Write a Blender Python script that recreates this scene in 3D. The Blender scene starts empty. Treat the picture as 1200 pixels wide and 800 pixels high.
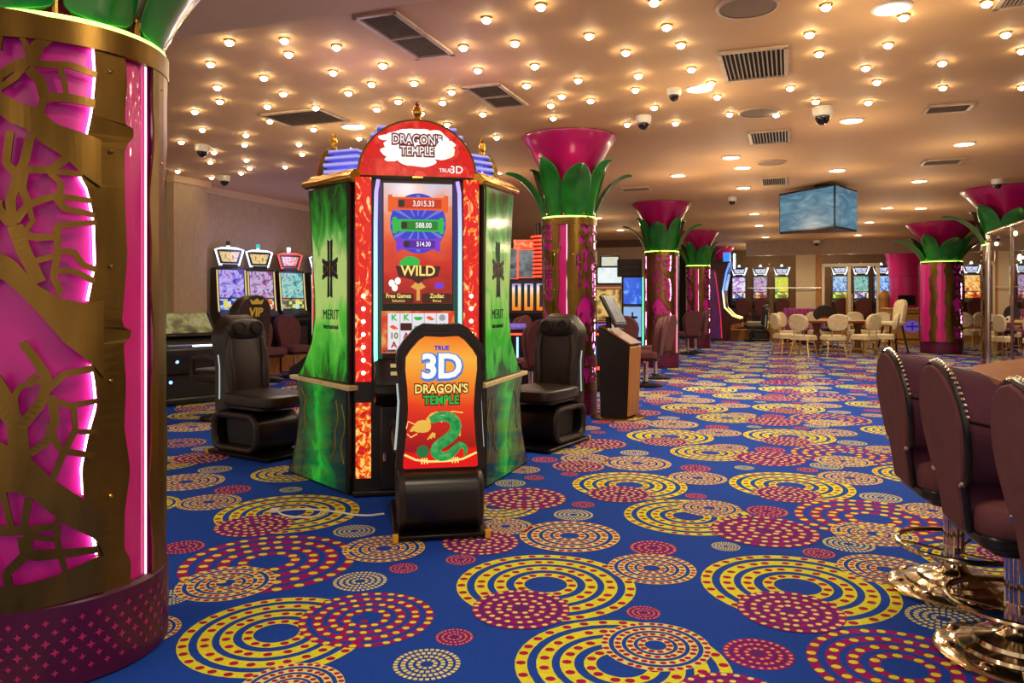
import bpy, bmesh, math, random
from mathutils import Vector, Matrix
from math import sin, cos, pi, atan2, sqrt, radians, hypot

random.seed(7)
SC = bpy.context.scene
COL = SC.collection
F, HY, EYE, CEIL = 900.0, 352.0, 1.3, 3.2       # focal length and horizon in 1200x800 pixels, eye and ceiling height
DX, DY = sin(radians(19.9)), cos(radians(19.9))  # the hall's long direction
RZ = radians(-19.9)

def room(u, v, z=0.0):
    return Vector((DX*u + DY*v, DY*u - DX*v, z))
def fl(px, py, z=0.0):
    d = (EYE - z)*F/(py - HY)
    return Vector(((px-600)/F*d, d, z))
def cl(px, py, z=CEIL):
    d = (z - EYE)*F/(HY - py)
    return Vector(((px-600)/F*d, d, z))
def at(px, d, z=0.0):
    return Vector(((px-600)/F*d, d, z))
def at_v(px, v, z=0.0):
    t = (px-600)/F
    d = v/(DY*t - DX)
    return Vector((t*d, d, z))
def at_u(px, u, z=0.0):
    t = (px-600)/F
    d = u/(DY + DX*t)
    return Vector((t*d, d, z))
def front_rz(nx, ny):      # local -Y turned to (nx, ny)
    return atan2(nx, -ny)
def face_rz(fx, fy):       # local +Y turned to (fx, fy)
    return atan2(-fx, fy)

def S(r, g, b):
    def f(c):
        c /= 255.0
        return c/12.92 if c <= 0.04045 else ((c+0.055)/1.055)**2.4
    return (f(r), f(g), f(b), 1.0)

# ------------------------------------------------------------------ materials
MATS = {}
def _new(name):
    m = bpy.data.materials.new(name); m.use_nodes = True
    nt = m.node_tree
    return m, nt, nt.nodes['Principled BSDF']
def pm(name, col, rough=0.5, metal=0.0, var=0.12, scale=14.0, bump=0.0, bscale=None, coat=0.0, sheen=0.0, stretch=None, spec=0.5):
    if name in MATS: return MATS[name]
    m, nt, p = _new(name)
    N, L = nt.nodes, nt.links
    tc = N.new('ShaderNodeTexCoord'); mp = N.new('ShaderNodeMapping')
    L.new(tc.outputs['Object'], mp.inputs['Vector'])
    if stretch: mp.inputs['Scale'].default_value = stretch
    nz = N.new('ShaderNodeTexNoise'); nz.inputs['Scale'].default_value = scale; nz.inputs['Detail'].default_value = 4
    L.new(mp.outputs['Vector'], nz.inputs['Vector'])
    cr = N.new('ShaderNodeValToRGB')
    a = tuple(c*(1-var) for c in col[:3])+(1,); b = tuple(min(1, c*(1+var)) for c in col[:3])+(1,)
    cr.color_ramp.elements[0].position = .3; cr.color_ramp.elements[1].position = .7
    cr.color_ramp.elements[0].color = a; cr.color_ramp.elements[1].color = b
    L.new(nz.outputs['Fac'], cr.inputs['Fac']); L.new(cr.outputs['Color'], p.inputs['Base Color'])
    p.inputs['Roughness'].default_value = rough; p.inputs['Metallic'].default_value = metal
    p.inputs['Coat Weight'].default_value = coat; p.inputs['Sheen Weight'].default_value = sheen
    p.inputs['Specular IOR Level'].default_value = spec
    if bump:
        n2 = N.new('ShaderNodeTexNoise'); n2.inputs['Scale'].default_value = bscale or scale*6
        L.new(mp.outputs['Vector'], n2.inputs['Vector'])
        bp = N.new('ShaderNodeBump'); bp.inputs['Strength'].default_value = bump; bp.inputs['Distance'].default_value = .01
        L.new(n2.outputs['Fac'], bp.inputs['Height']); L.new(bp.outputs['Normal'], p.inputs['Normal'])
    MATS[name] = m
    return m
def em(name, col, strength=1.0, base=None, rough=.4):
    if name in MATS: return MATS[name]
    m, nt, p = _new(name)
    p.inputs['Base Color'].default_value = base or (0.02, 0.02, 0.02, 1)
    p.inputs['Roughness'].default_value = rough
    p.inputs['Emission Color'].default_value = col
    p.inputs['Emission Strength'].default_value = strength
    MATS[name] = m
    return m
def ramp(cr, stops):
    e = cr.color_ramp.elements
    e[0].position, e[0].color = stops[0]
    e[1].position, e[1].color = stops[-1]
    for pos, c in stops[1:-1]:
        k = e.new(pos); k.color = c
def art(name, stops, strength=1.0, kind='noise', scale=6.0, axis=None, lo=0.0, hi=1.0, warp=0.0, detail=3.0, stretch=None, rough=.25, distort=0.0, base=None):
    """a lit print or screen: colours from a noise, voronoi, wave or plain ramp along one axis"""
    if name in MATS: return MATS[name]
    m, nt, p = _new(name)
    N, L = nt.nodes, nt.links
    tc = N.new('ShaderNodeTexCoord'); mp = N.new('ShaderNodeMapping'); L.new(tc.outputs['Object'], mp.inputs['Vector'])
    if stretch: mp.inputs['Scale'].default_value = stretch
    cr = N.new('ShaderNodeValToRGB'); ramp(cr, stops)
    if kind == 'noise':
        n = N.new('ShaderNodeTexNoise'); n.inputs['Scale'].default_value = scale; n.inputs['Detail'].default_value = detail
        n.inputs['Distortion'].default_value = distort
        L.new(mp.outputs['Vector'], n.inputs['Vector']); src = n.outputs['Fac']
    elif kind == 'cells':
        n = N.new('ShaderNodeTexVoronoi'); n.inputs['Scale'].default_value = scale; n.inputs['Randomness'].default_value = detail
        L.new(mp.outputs['Vector'], n.inputs['Vector'])
        sp = N.new('ShaderNodeSeparateColor'); L.new(n.outputs['Color'], sp.inputs['Color']); src = sp.outputs['Red']
        cr.color_ramp.interpolation = 'CONSTANT'
    elif kind == 'wave':
        n = N.new('ShaderNodeTexWave'); n.inputs['Scale'].default_value = scale; n.inputs['Distortion'].default_value = distort
        n.bands_direction = axis or 'Z'
        L.new(mp.outputs['Vector'], n.inputs['Vector']); src = n.outputs['Fac']
    else:
        sx = N.new('ShaderNodeSeparateXYZ'); L.new(mp.outputs['Vector'], sx.inputs['Vector'])
        mr = N.new('ShaderNodeMapRange'); mr.inputs['From Min'].default_value = lo; mr.inputs['From Max'].default_value = hi
        L.new(sx.outputs[axis or 'Z'], mr.inputs['Value']); src = mr.outputs['Result']
        if warp:
            n = N.new('ShaderNodeTexNoise'); n.inputs['Scale'].default_value = scale; n.inputs['Detail'].default_value = detail
            n.inputs['Distortion'].default_value = distort
            L.new(mp.outputs['Vector'], n.inputs['Vector'])
            ma = N.new('ShaderNodeMath'); ma.operation = 'MULTIPLY_ADD'; ma.inputs[1].default_value = warp
            L.new(n.outputs['Fac'], ma.inputs[0])
            sb = N.new('ShaderNodeMath'); sb.operation = 'SUBTRACT'; sb.inputs[1].default_value = warp/2
            L.new(src, ma.inputs[2]); L.new(ma.outputs[0], sb.inputs[0]); src = sb.outputs[0]
    L.new(src, cr.inputs['Fac'])
    L.new(cr.outputs['Color'], p.inputs['Emission Color'])
    p.inputs['Emission Strength'].default_value = strength
    p.inputs['Base Color'].default_value = base or (0.02, 0.02, 0.02, 1); p.inputs['Roughness'].default_value = rough
    MATS[name] = m
    return m
def glass(name, tint=(1, 1, 1, 1), refl=0.1, rough=0.02):
    if name in MATS: return MATS[name]
    m = bpy.data.materials.new(name); m.use_nodes = True
    nt = m.node_tree; N, L = nt.nodes, nt.links
    N.remove(N['Principled BSDF']); out = N['Material Output']
    tr = N.new('ShaderNodeBsdfTransparent'); tr.inputs['Color'].default_value = tint
    gl = N.new('ShaderNodeBsdfGlossy'); gl.inputs['Roughness'].default_value = rough
    fr = N.new('ShaderNodeLayerWeight'); fr.inputs['Blend'].default_value = refl
    mx = N.new('ShaderNodeMixShader')
    L.new(fr.outputs['Fresnel'], mx.inputs['Fac']); L.new(tr.outputs[0], mx.inputs[1]); L.new(gl.outputs[0], mx.inputs[2])
    L.new(mx.outputs[0], out.inputs['Surface'])
    MATS[name] = m
    return m

# ------------------------------------------------------------------ mesh builder
def basis(M): return M if M is not None else Matrix.Identity(4)
class MB:
    def __init__(s): s.v = []; s.f = []; s.m = []
    def add(s, vs, fs, mi=0, M=None):
        o = len(s.v)
        if M is not None: vs = [M @ Vector(p) for p in vs]
        s.v.extend(tuple(p) for p in vs)
        for f in fs: s.f.append(tuple(i+o for i in f)); s.m.append(mi)
        return s
    def box(s, c, size, mi=0, M=None, rz=0.0, rx=0.0):
        x, y, z = size[0]/2, size[1]/2, size[2]/2
        vs = [Vector((i*x, j*y, k*z)) for i in (-1, 1) for j in (-1, 1) for k in (-1, 1)]
        R = Matrix.Translation(c) @ Matrix.Rotation(rz, 4, 'Z') @ Matrix.Rotation(rx, 4, 'X')
        vs = [R @ p for p in vs]
        return s.add(vs, [(0,1,3,2),(4,6,7,5),(0,4,5,1),(2,3,7,6),(0,2,6,4),(1,5,7,3)], mi, M)
    def lathe(s, prof, seg=24, mi=0, M=None, cap=True, c=(0, 0, 0)):
        vs = []; fs = []; n = len(prof)
        for r, z in prof:
            for k in range(seg):
                a = 2*pi*k/seg; vs.append((c[0]+r*cos(a), c[1]+r*sin(a), c[2]+z))
        for i in range(n-1):
            for k in range(seg):
                k2 = (k+1) % seg
                fs.append((i*seg+k, i*seg+k2, (i+1)*seg+k2, (i+1)*seg+k))
        if cap:
            fs.append(tuple(range(seg-1, -1, -1))); fs.append(tuple((n-1)*seg+k for k in range(seg)))
        return s.add(vs, fs, mi, M)
    def cyl(s, c, r, h, seg=20, mi=0, r2=None, M=None):
        return s.lathe([(r, 0), (r if r2 is None else r2, h)], seg, mi, M, True, c)
    def tube(s, pts, r, seg=8, mi=0, closed=False, M=None):
        pts = [Vector(p) for p in pts]; n = len(pts); vs = []; fs = []
        T = []
        for i in range(n):
            a = pts[(i-1) % n] if closed else pts[max(i-1, 0)]; b = pts[(i+1) % n] if closed else pts[min(i+1, n-1)]
            t = (b-a); T.append(t.normalized() if t.length > 1e-9 else Vector((0, 0, 1)))
        up = Vector((0, 0, 1)) if abs(T[0].z) < .9 else Vector((1, 0, 0))
        nrm = (up - T[0]*up.dot(T[0])).normalized()
        for i in range(n):
            nrm = (nrm - T[i]*nrm.dot(T[i])).normalized(); bn = T[i].cross(nrm)
            rr = r[i] if isinstance(r, (list, tuple)) else r
            for k in range(seg):
                a = 2*pi*k/seg; vs.append(pts[i] + (nrm*cos(a) + bn*sin(a))*rr)
        for i in range(n if closed else n-1):
            j = (i+1) % n
            for k in range(seg):
                k2 = (k+1) % seg; fs.append((i*seg+k, i*seg+k2, j*seg+k2, j*seg+k))
        if not closed:
            fs.append(tuple(range(seg-1, -1, -1))); fs.append(tuple((n-1)*seg+k for k in range(seg)))
        return s.add(vs, fs, mi, M)
    def prism(s, poly, y0, y1, mi=0, M=None, axis='Y', mi_side=None):
        """poly in (x,z) extruded along y; or for axis X poly in (y,z) along x; axis Z poly in (x,y) along z"""
        n = len(poly)
        def mk(a, b, t):
            return (a, t, b) if axis == 'Y' else ((t, a, b) if axis == 'X' else (a, b, t))
        vs = [mk(a, b, y0) for a, b in poly] + [mk(a, b, y1) for a, b in poly]
        s.add(vs, [tuple(range(n)), tuple(range(2*n-1, n-1, -1))], mi, M)
        return s.add(vs, [(i, i+n, (i+1) % n + n, (i+1) % n) for i in range(n)], mi if mi_side is None else mi_side, M)
    def cush(s, c, size, e=.45, seg=20, mi=0, M=None):
        vs = []; fs = []; nl = seg//2
        def pw(x, k): return math.copysign(abs(x)**k, x)
        for i in range(nl+1):
            ph = -pi/2 + pi*i/nl
            for k in range(seg):
                th = 2*pi*k/seg
                vs.append((c[0]+size[0]/2*pw(cos(ph), e)*pw(cos(th), e), c[1]+size[1]/2*pw(cos(ph), e)*pw(sin(th), e), c[2]+size[2]/2*pw(sin(ph), e)))
        for i in range(nl):
            for k in range(seg):
                k2 = (k+1) % seg; fs.append((i*seg+k, i*seg+k2, (i+1)*seg+k2, (i+1)*seg+k))
        return s.add(vs, fs, mi, M)
    def ball(s, c, r, seg=14, mi=0, M=None, sz=1.0):
        return s.cush(c, (2*r, 2*r, 2*r*sz), 1.0, seg, mi, M)
    def loft(s, rings, mi=0, M=None, cap=True, closed=True):
        n = len(rings[0]); vs = [p for r in rings for p in r]; fs = []
        for i in range(len(rings)-1):
            for k in range(n if closed else n-1):
                k2 = (k+1) % n; fs.append((i*n+k, i*n+k2, (i+1)*n+k2, (i+1)*n+k))
        if cap:
            fs.append(tuple(range(n-1, -1, -1))); fs.append(tuple((len(rings)-1)*n+k for k in range(n)))
        return s.add(vs, fs, mi, M)
    def build(s, name, mats, parent=None, bevel=0.0, sharp=40, recalc=True, sub=0, seg=2):
        me = bpy.data.meshes.new(name); me.from_pydata(s.v, [], s.f)
        if not isinstance(mats, (list, tuple)): mats = [mats]
        for m in mats: me.materials.append(m)
        me.polygons.foreach_set('material_index', s.m)
        if recalc:
            bm = bmesh.new(); bm.from_mesh(me)
            bmesh.ops.remove_doubles(bm, verts=bm.verts, dist=1e-6)
            bmesh.ops.recalc_face_normals(bm, faces=bm.faces); bm.to_mesh(me); bm.free()
        if sharp:
            me.polygons.foreach_set('use_smooth', [True]*len(me.polygons))
            me.set_sharp_from_angle(angle=radians(sharp))
        me.update()
        o = bpy.data.objects.new(name, me); COL.objects.link(o)
        if parent is not None: o.parent = parent
        if bevel:
            b = o.modifiers.new('edge', 'BEVEL'); b.width = bevel; b.segments = seg; b.limit_method = 'ANGLE'; b.angle_limit = radians(40)
        if sub:
            b = o.modifiers.new('smooth', 'SUBSURF'); b.levels = sub; b.render_levels = sub
        return o

def tag(o, label, cat, group=None, kind=None):
    o['label'] = label; o['category'] = cat
    if group: o['group'] = group
    if kind: o['kind'] = kind
    return o
def thing(name, label, cat, loc=(0, 0, 0), rz=0.0, group=None):
    o = bpy.data.objects.new(name, None); COL.objects.link(o)
    o.empty_display_size = .1
    o.location = loc; o.rotation_euler = (0, 0, rz)
    return tag(o, label, cat, group)
def struct(o, label=None):
    o['kind'] = 'structure'
    if label: o['label'] = label
    return o
def kids(o): return [c for c in bpy.data.objects if c.parent == o]
KID = {}
def copy_tree(o, parent=None):
    c = o.copy(); COL.objects.link(c)
    if parent is not None:
        c.parent = parent
    for ch in kids(o): copy_tree(ch, c)
    return c
def dup(root, loc, rz, label, group=None):
    r = copy_tree(root); r.location = loc; r.rotation_euler = (0, 0, rz); r['label'] = label
    if group: r['group'] = group
    return r
def text(body, size, mat, parent, loc, name='lettering', rot=(pi/2, 0, 0), ext=.0015, align='CENTER', bold=0.0, sx=1.0, space=1.0):
    cu = bpy.data.curves.new(name, 'FONT'); cu.body = body; cu.size = size; cu.align_x = align; cu.align_y = 'CENTER'
    cu.extrude = ext; cu.offset = bold; cu.space_character = space; cu.resolution_u = 3
    cu.materials.append(mat)
    tmp = bpy.data.objects.new(name, cu); COL.objects.link(tmp)
    me = bpy.data.meshes.new_from_object(tmp.evaluated_get(bpy.context.evaluated_depsgraph_get()))
    bpy.data.objects.remove(tmp); bpy.data.curves.remove(cu)
    me.name = name
    if not me.materials: me.materials.append(mat)
    o = bpy.data.objects.new(name, me); COL.objects.link(o); o.parent = parent
    o.location = loc; o.rotation_euler = rot; o.scale = (sx, 1, 1)
    return o
def smooth(P, k=2):
    for _ in range(k):
        Q = [P[0]]
        for a, b in zip(P, P[1:]):
            Q += [tuple(.75*x+.25*y for x, y in zip(a, b)), tuple(.25*x+.75*y for x, y in zip(a, b))]
        P = Q+[P[-1]]
    return P
def arc(cx, cz, rx, rz_, a0, a1, n):
    return [(cx+rx*cos(radians(a0+(a1-a0)*i/n)), cz+rz_*sin(radians(a0+(a1-a0)*i/n))) for i in range(n+1)]
def rrect(w, h, r, n=4, cx=0, cz=0):
    p = []
    for sx, sz, a in ((1, -1, -90), (1, 1, 0), (-1, 1, 90), (-1, -1, 180)):
        p += arc(cx+sx*(w/2-r), cz+sz*(h/2-r), r, r, a, a+90, n)
    return p

# common materials
BLACK = pm('black_plastic', S(22, 19, 18), .35)
BLACKM = pm('black_metal', S(30, 27, 25), .3, .6)
LEATHER = pm('black_leather', S(40, 30, 24), .34, bump=.25, bscale=160)
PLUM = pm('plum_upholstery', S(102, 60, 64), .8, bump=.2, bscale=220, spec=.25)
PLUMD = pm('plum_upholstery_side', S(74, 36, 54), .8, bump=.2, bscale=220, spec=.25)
CREAM = pm('cream_upholstery', S(222, 202, 160), .55)
CHROME = pm('polished_chrome', S(225, 215, 200), .1, 1.0, var=.03)
BRASSY = pm('polished_brass', S(214, 178, 96), .18, 1.0, var=.05)
GOLD = pm('gold_leaf', S(226, 170, 70), .22, 1.0, var=.12, scale=30)
WOOD = pm('warm_oak', S(176, 116, 52), .45, var=.25, scale=5, stretch=(12, 12, 1))
WOODD = pm('dark_walnut', S(110, 62, 30), .4, var=.3, scale=5, stretch=(12, 12, 1))
WHITE = pm('white_paint', S(235, 228, 215), .5, var=.03)
DARKGREY = pm('dark_grey', S(60, 56, 52), .6)
# ------------------------------------------------------------------ carpet
# printed rings: (x0, x1, y0, y1) extents seen in the photograph, turned into floor positions and radii
RINGS = {
 'P': [(216,415,630,690),(352,508,695,756),(936,1110,590,627),(952,1168,741,832),(930,1048,522.5,543),(180,240,511,527)],
 'Y': [(216,432,698,795),(535,744,652.6,722),(603,855,731,838),(824.5,1045,654,726),(256,420,581,622),(671,804,553.5,584),
       (732,881,586,625),(857,997,554,585),(786,879,520,541),(873,976,502,521),(735,835,502,521),(1027,1130,545,568),(1086,1215,637,676),
       (296,385,543,566),(530,632,580,607),(625,708,514,534),(150,232,534,551),(120,208,582,601)],
 'y': [(209,321,665,702),(278,403,783,830),(119,209,721,757),(402,498,628,657),(704.6,832,730,784),(712.5,815,649,683),(609,726,611,645),
       (985,1091,650,685),(175,261,554,575),(209,281,578,598),(193,260,493,507),(795,867,585,605),(561,624,605,628),(657,715,531,543),
       (707,786,534,551),(594,633,544,556),(961,1031,552,567.5),(977,1071,612.5,638),(1059,1126,588,608),(784.5,851,552,567.5),(833,876,519,529),
       (957,1020,533,547),(953,1003,502,511),(817,868,502,511),(1016,1060,521,531),(1157,1240,738,790),(656,695,540,553)],
 'q': [(553,667.5,691,736),(518,608,622,649),(866,987,693,740),(835,957,605,640),(790,930,795,850),(253,342,604,627),(202,268,529,543),
       (688,763.5,569,588),(565,663.5,572,596),(647,708.5,539,553),(672,734,513,527),(884.6,960,568.6,589),(860,942,527,548),(893,951,511.7,522),
       (752,807,512,522.5),(1145,1215,637,662),(130,191,655,680)],
 'p': [(190,239,632,649),(456,490,658,672),(510,555,736,755),(522,558,648,662),(734,774,708,726),(738,793,633,650),(848,929,748,783),
       (941,978,641,654),(252,294,568,578),(670,697,586,595),(623,654,534,542),(614,638,556,562),(657,678,552,558),(875,923,592,605),
       (803,828,577,584),(797,833,544,552),(885,920,522,531),(934,958,547,553),(1082,1125,575,583)],
 'W': [(173,222,688,711),(391,453,669.5,691),(461,539.5,760,795),(966,1023,628,646),(834,867,634,645),(391,439.5,614.5,628.5),(328,354,570,576),
       (233,271,545,554),(225,254,522,528),(649,695,596,609),(727,760,526,534),(580,616,561,570),(1009,1055,576,589),(861,883.5,544,551),
       (950,987,541,550),(982,1015,515,522),(1065,1147,709,740)],
}
ZB = -0.0035
YEL, MAR, PUR, CRM, BLU, DPU, PNK = 1, 2, 3, 4, 0, 5, 6
SPEC = {   # bands (inner, outer), dot counts, dot size, band / dot / backing material, layer
 'Y': ([(.885, 1), (.655, .80), (.445, .58), (.24, .355)], [30, 24, 18, 12], .042, YEL, MAR, None, 0),
 'P': ([(.885, 1), (.655, .80), (.445, .58), (.24, .355)], [28, 22, 16, 10], .048, PUR, YEL, BLU, .5),
 'y': ([(.86, 1), (.62, .77), (.40, .54), (.20, .33)], [32, 25, 18, 10], .055, CRM, MAR, BLU, 1),
 'q': ([(.85, 1), (.61, .77), (.38, .54), (.17, .32)], [26, 20, 14, 8], .052, PUR, CRM, DPU, 2),
 'p': ([(.80, 1), (.52, .72), (.22, .44)], [26, 18, 10], .055, PUR, PNK, DPU, 0),
 'W': ([(.87, 1), (.64, .78), (.42, .55), (.20, .32)], [0, 0, 0, 0], 0, CRM, None, None, 0),
}
def ring_motif(mb, kind, cx, cy, r, rot, lod):
    bands, cnt, ds, bm_, dm, back, layer = SPEC[kind]
    z = ZB + .0004 + layer*.0009
    seg = (40 if r > .25 else 28) if lod == 0 else (20 if lod == 1 else 12)
    if back is not None:
        mb.add([(cx+r*.97*cos(2*pi*k/seg), cy+r*.97*sin(2*pi*k/seg), z) for k in range(seg)], [tuple(range(seg))], back)
    z += .0003
    for (a, b), n in zip(bands, cnt):
        if kind == 'W':       # dashes
            nd = max(8, int(34*b)) if lod < 2 else max(6, int(12*b))
            for k in range(nd):
                t0 = rot+2*pi*k/nd; t1 = t0+2*pi/nd*.66; tm = (t0+t1)/2
                mb.add([(cx+q*r*cos(t), cy+q*r*sin(t), z) for q, t in ((a, t0), (b, t0), (b, tm), (b, t1), (a, t1), (a, tm))], [(0, 1, 2, 3, 4, 5)], bm_)
            continue
        vs = []
        for k in range(seg):
            t = rot+2*pi*k/seg
            vs += [(cx+a*r*cos(t), cy+a*r*sin(t), z), (cx+b*r*cos(t), cy+b*r*sin(t), z)]
        mb.add(vs, [(2*k, 2*k+1, (2*k+3) % (2*seg), (2*k+2) % (2*seg)) for k in range(seg)], bm_)
        if lod == 2: n = int(n*.6)
        m = (a+b)/2*r; dr = ds*r*(1.25 if lod == 2 else 1)
        ns = 8 if lod == 0 else (6 if lod == 1 else 4)
        for k in range(n):
            t = rot+2*pi*(k+.3*random.random())/n; ox, oy = cx+m*cos(t), cy+m*sin(t)
            mb.add([(ox+dr*1.15*cos(t+2*pi*j/ns)*1.0, oy+dr*1.0*sin(t+2*pi*j/ns), z+.0003) for j in range(ns)], [tuple(range(ns))], dm)

explicit = []
for k, lst in RINGS.items():
    for x0, x1, y0, y1 in lst:
        d = (1170/(y0-HY)+1170/(y1-HY))/2
        cx = ((x0+x1)/2-600)/F*d
        explicit.append((k, cx, d, (x1-x0)/2/F*d))
carpet = MB()
carpet.add([(*room(-2, -12)[:2], ZB), (*room(-2, 14)[:2], ZB), (*room(34, 14)[:2], ZB), (*room(34, -12)[:2], ZB)], [(0, 1, 2, 3)], BLU)
for k, x, y, r in explicit:
    ring_motif(carpet, k, x, y, r, random.random()*6, 0)
# the woven repeat, carried on over the rest of the hall
TB = Vector((.69, 1.945)); TA = Vector((2.63, -1.09)); P0 = Vector((-.22, 5.75))
det = TA.x*TB.y - TA.y*TB.x
cell = []
for k, x, y, r in explicit:
    q = Vector((x, y))-P0
    a = (q.x*TB.y-q.y*TB.x)/det; b = (TA.x*q.y-TA.y*q.x)/det
    if 0 <= a < 1 and 0 <= b < 1: cell.append((k, x, y, r))
for i in range(-9, 9):
    for j in range(-6, 16):
        o = TA*i+TB*j
        for k, x, y, r in cell:
            X, Y = x+o.x, y+o.y
            if Y < 1.2 or Y > 27.5: continue
            u = DX*X+DY*Y; v = DY*X-DX*Y
            if u > 26.3 or v < -9.1: continue
            px = 600+F*X/Y
            if px < -250 or px > 1500: continue
            if Y < 7.35 and 150 < px < 1170: continue
            if Y < 9 and any(hypot(X-e[1], Y-e[2]) < .75*(r+e[3]) for e in explicit): continue
            ring_motif(carpet, k, X, Y, r, random.random()*6, 1 if Y < 11 else 2)
CB = dict(rough=.95, var=.10, scale=60, bump=.3, bscale=500, spec=.2)
cm = [pm('carpet_blue', S(20, 68, 172), **CB), pm('carpet_yellow', S(222, 220, 52), **CB), pm('carpet_maroon', S(168, 12, 72), **CB),
      pm('carpet_purple', S(150, 14, 108), **CB), pm('carpet_cream', S(226, 220, 130), **CB), pm('carpet_violet', S(96, 34, 122), **CB), pm('carpet_pink', S(232, 166, 120), **CB)]
floor = struct(carpet.build('floor', cm, sharp=0, recalc=False))

# ------------------------------------------------------------------ shell
ceil_mat = pm('ceiling_paint', S(214, 172, 124), .7, var=.02)
soffit_mat = pm('soffit_paint', S(222, 190, 150), .7, var=.02)
paper = pm('woven_wallpaper', S(192, 168, 134), .8, var=.14, scale=9, bump=.3, bscale=70, stretch=(6, 6, 1))
cream_wall = pm('cream_wall', S(214, 190, 150), .7, var=.05)
def slab(name, u0, u1, v0, v1, z0, z1, m, kind='structure', parent=None):
    mb = MB()
    p = [room(u0, v0), room(u1, v0), room(u1, v1), room(u0, v1)]
    mb.add([(q.x, q.y, z0) for q in p]+[(q.x, q.y, z1) for q in p], [(3,2,1,0),(4,5,6,7),(0,1,5,4),(1,2,6,5),(2,3,7,6),(3,0,4,7)])
    o = mb.build(name, m, parent)
    if kind: o['kind'] = kind
    return o
slab('ceiling', 4.05, 31, -9.6, 14, CEIL, CEIL+.15, ceil_mat)
slab('ceiling_soffit', -3, 4.06, -12, 14, 3.05, CEIL+.15, soffit_mat)
slab('wall_left', 4, 24.2, -9.4, -9.17, 0, CEIL, paper)
slab('baseboard_left', 9.9, 24, -9.17, -9.14, 0, .14, WOODD)
slab('trim_1', 9.9, 24, -9.17, -9.08, 3.08, CEIL, soffit_mat)                # crown along the left wall
slab('wall_pillar', 9.2, 9.9, -9.2, -8.78, 0, CEIL, paper)
slab('trim_2', 9.15, 9.95, -9.2, -8.73, 3.1, CEIL, soffit_mat)
slab('wall_back', 24, 24.2, -9.4, -3.55, 0, CEIL, cream_wall)
slab('trim_3', 23.9, 24, -9.2, -3.55, 2.98, CEIL, pm('dark_bulkhead', S(112, 82, 66), .7))
slab('wall_alcove', 29.8, 30, -6, -2.0, 0, CEIL, pm('dark_curtain', S(38, 30, 28), .8))
slab('wall_far', 30.6, 30.8, -2.6, 14, 0, CEIL, pm('far_wall_brown', S(122, 92, 64), .6, var=.1, scale=3))
slab('trim_4', 26.2, 26.5, -1.35, 14, 2.76, CEIL, pm('bulkhead_grey', S(168, 142, 120), .6))   # bulkhead over the glass front
slab('wall_right', 8, 31, 12.6, 12.8, 0, CEIL, cream_wall)
# low wall with cream cap, glass over it, cream panel and double door
lw = slab('wall_low_front', 26.25, 26.45, -1.3, .93, 0, .56, WOOD)
slab('trim_5', 26.2, 26.5, -1.32, .93, .56, .62, pm('cream_cap', S(226, 208, 172), .4))
slab('floor_platform', 26.46, 30.6, -2.2, 10, 0, .33, WOOD)
slab('wall_panel', 26.25, 26.45, .18, .78, .62, 2.76, pm('cream_panel', S(214, 190, 148), .35, var=.04))
slab('trim_6', 26.2, 26.5, .78, .92, 0, 2.76, WOOD)
gl = glass('clear_glass', (.97, .97, .95, 1), .06)
for n_, (v0, v1) in enumerate(((-1.3, .18),)):
    slab('window_%d' % (n_+1), 26.33, 26.36, v0, v1, .62, 2.76, gl)
dm_ = pm('door_frame_cream', S(232, 214, 178), .4, var=.03)
dr = MB()
def rbox(mb, u0, u1, v0, v1, z0, z1, mi=0):
    p = [room(u0, v0), room(u1, v0), room(u1, v1), room(u0, v1)]
    mb.add([(q.x, q.y, z0) for q in p]+[(q.x, q.y, z1) for q in p], [(3,2,1,0),(4,5,6,7),(0,1,5,4),(1,2,6,5),(2,3,7,6),(3,0,4,7)], mi)
for v in (.94, 1.70, 2.52): rbox(dr, 26.15, 26.3, v, v+.09, 0, 2.42)
rbox(dr, 26.15, 26.3, .94, 2.61, 2.36, 2.46)
d1 = dr.build('door_1', dm_, bevel=.008); d1['kind'] = 'structure'
gp = MB(); rbox(gp, 26.21, 26.23, 1.03, 1.70, .05, 2.36); rbox(gp, 26.21, 26.23, 1.79, 2.52, .05, 2.36)
gp.build('door_glass', gl, d1)
hp = MB()
for v in (1.66, 1.82):
    q = room(26.1, v); hp.tube([(q.x, q.y, .9), (q.x, q.y, 1.5)], .02, 8)
hp.build('door_handle', BRASSY, d1)
slab('trim_7', 26.12, 26.14, -1.3, .93, 1.69, 1.72, CHROME)               # thin polished rail across the glass
# curved glass partition at the right with chrome top rail
T3 = None
def glass_path(n=10):
    pts = [room(u, 2.95) for u in (6.0, 8, 10, 12, 14.0)]
    for i in range(1, n+1):
        a = radians(90*i/n*.9); pts.append(room(14.0+.25*sin(a), 2.95+.25*(1-cos(a))))
    return pts
gpth = glass_path()
part = thing('glass_partition', 'tall curved clear glass partition with chrome top rail behind the wooden counter', 'partition', gpth[5])
org = gpth[5].copy()
g = MB()
g.loft([[Vector((p.x, p.y, .12))-org for p in gpth], [Vector((p.x, p.y, 2.33))-org for p in gpth]], cap=False, closed=False)
g.build('glass_pane', glass('partition_glass', (.93, .95, .9, 1), .6), part, recalc=False)
t = MB(); t.tube([Vector((p.x, p.y, 2.36))-org for p in gpth], .032, 10)
t.build('top_rail', CHROME, part)
t = MB(); t.tube([Vector((p.x, p.y, .1))-org for p in gpth], .03, 8)
t.build('bottom_rail', BRASSY, part)
for i in (4, 9, 14):
    p = gpth[i]-org
    t = MB(); t.cyl((p.x, p.y, 0), .03, 2.36, 12); t.cyl((p.x, p.y, 0), .1, .03, 20); t.build('post', CHROME, part)
for i in range(2, 15, 2):
    p = gpth[i]-org
    t = MB()
    for z in (.25, 2.24): t.ball((p.x-.01, p.y-.01, z), .03, 10)
    t.build('glass_clamp', BRASSY, part)
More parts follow.
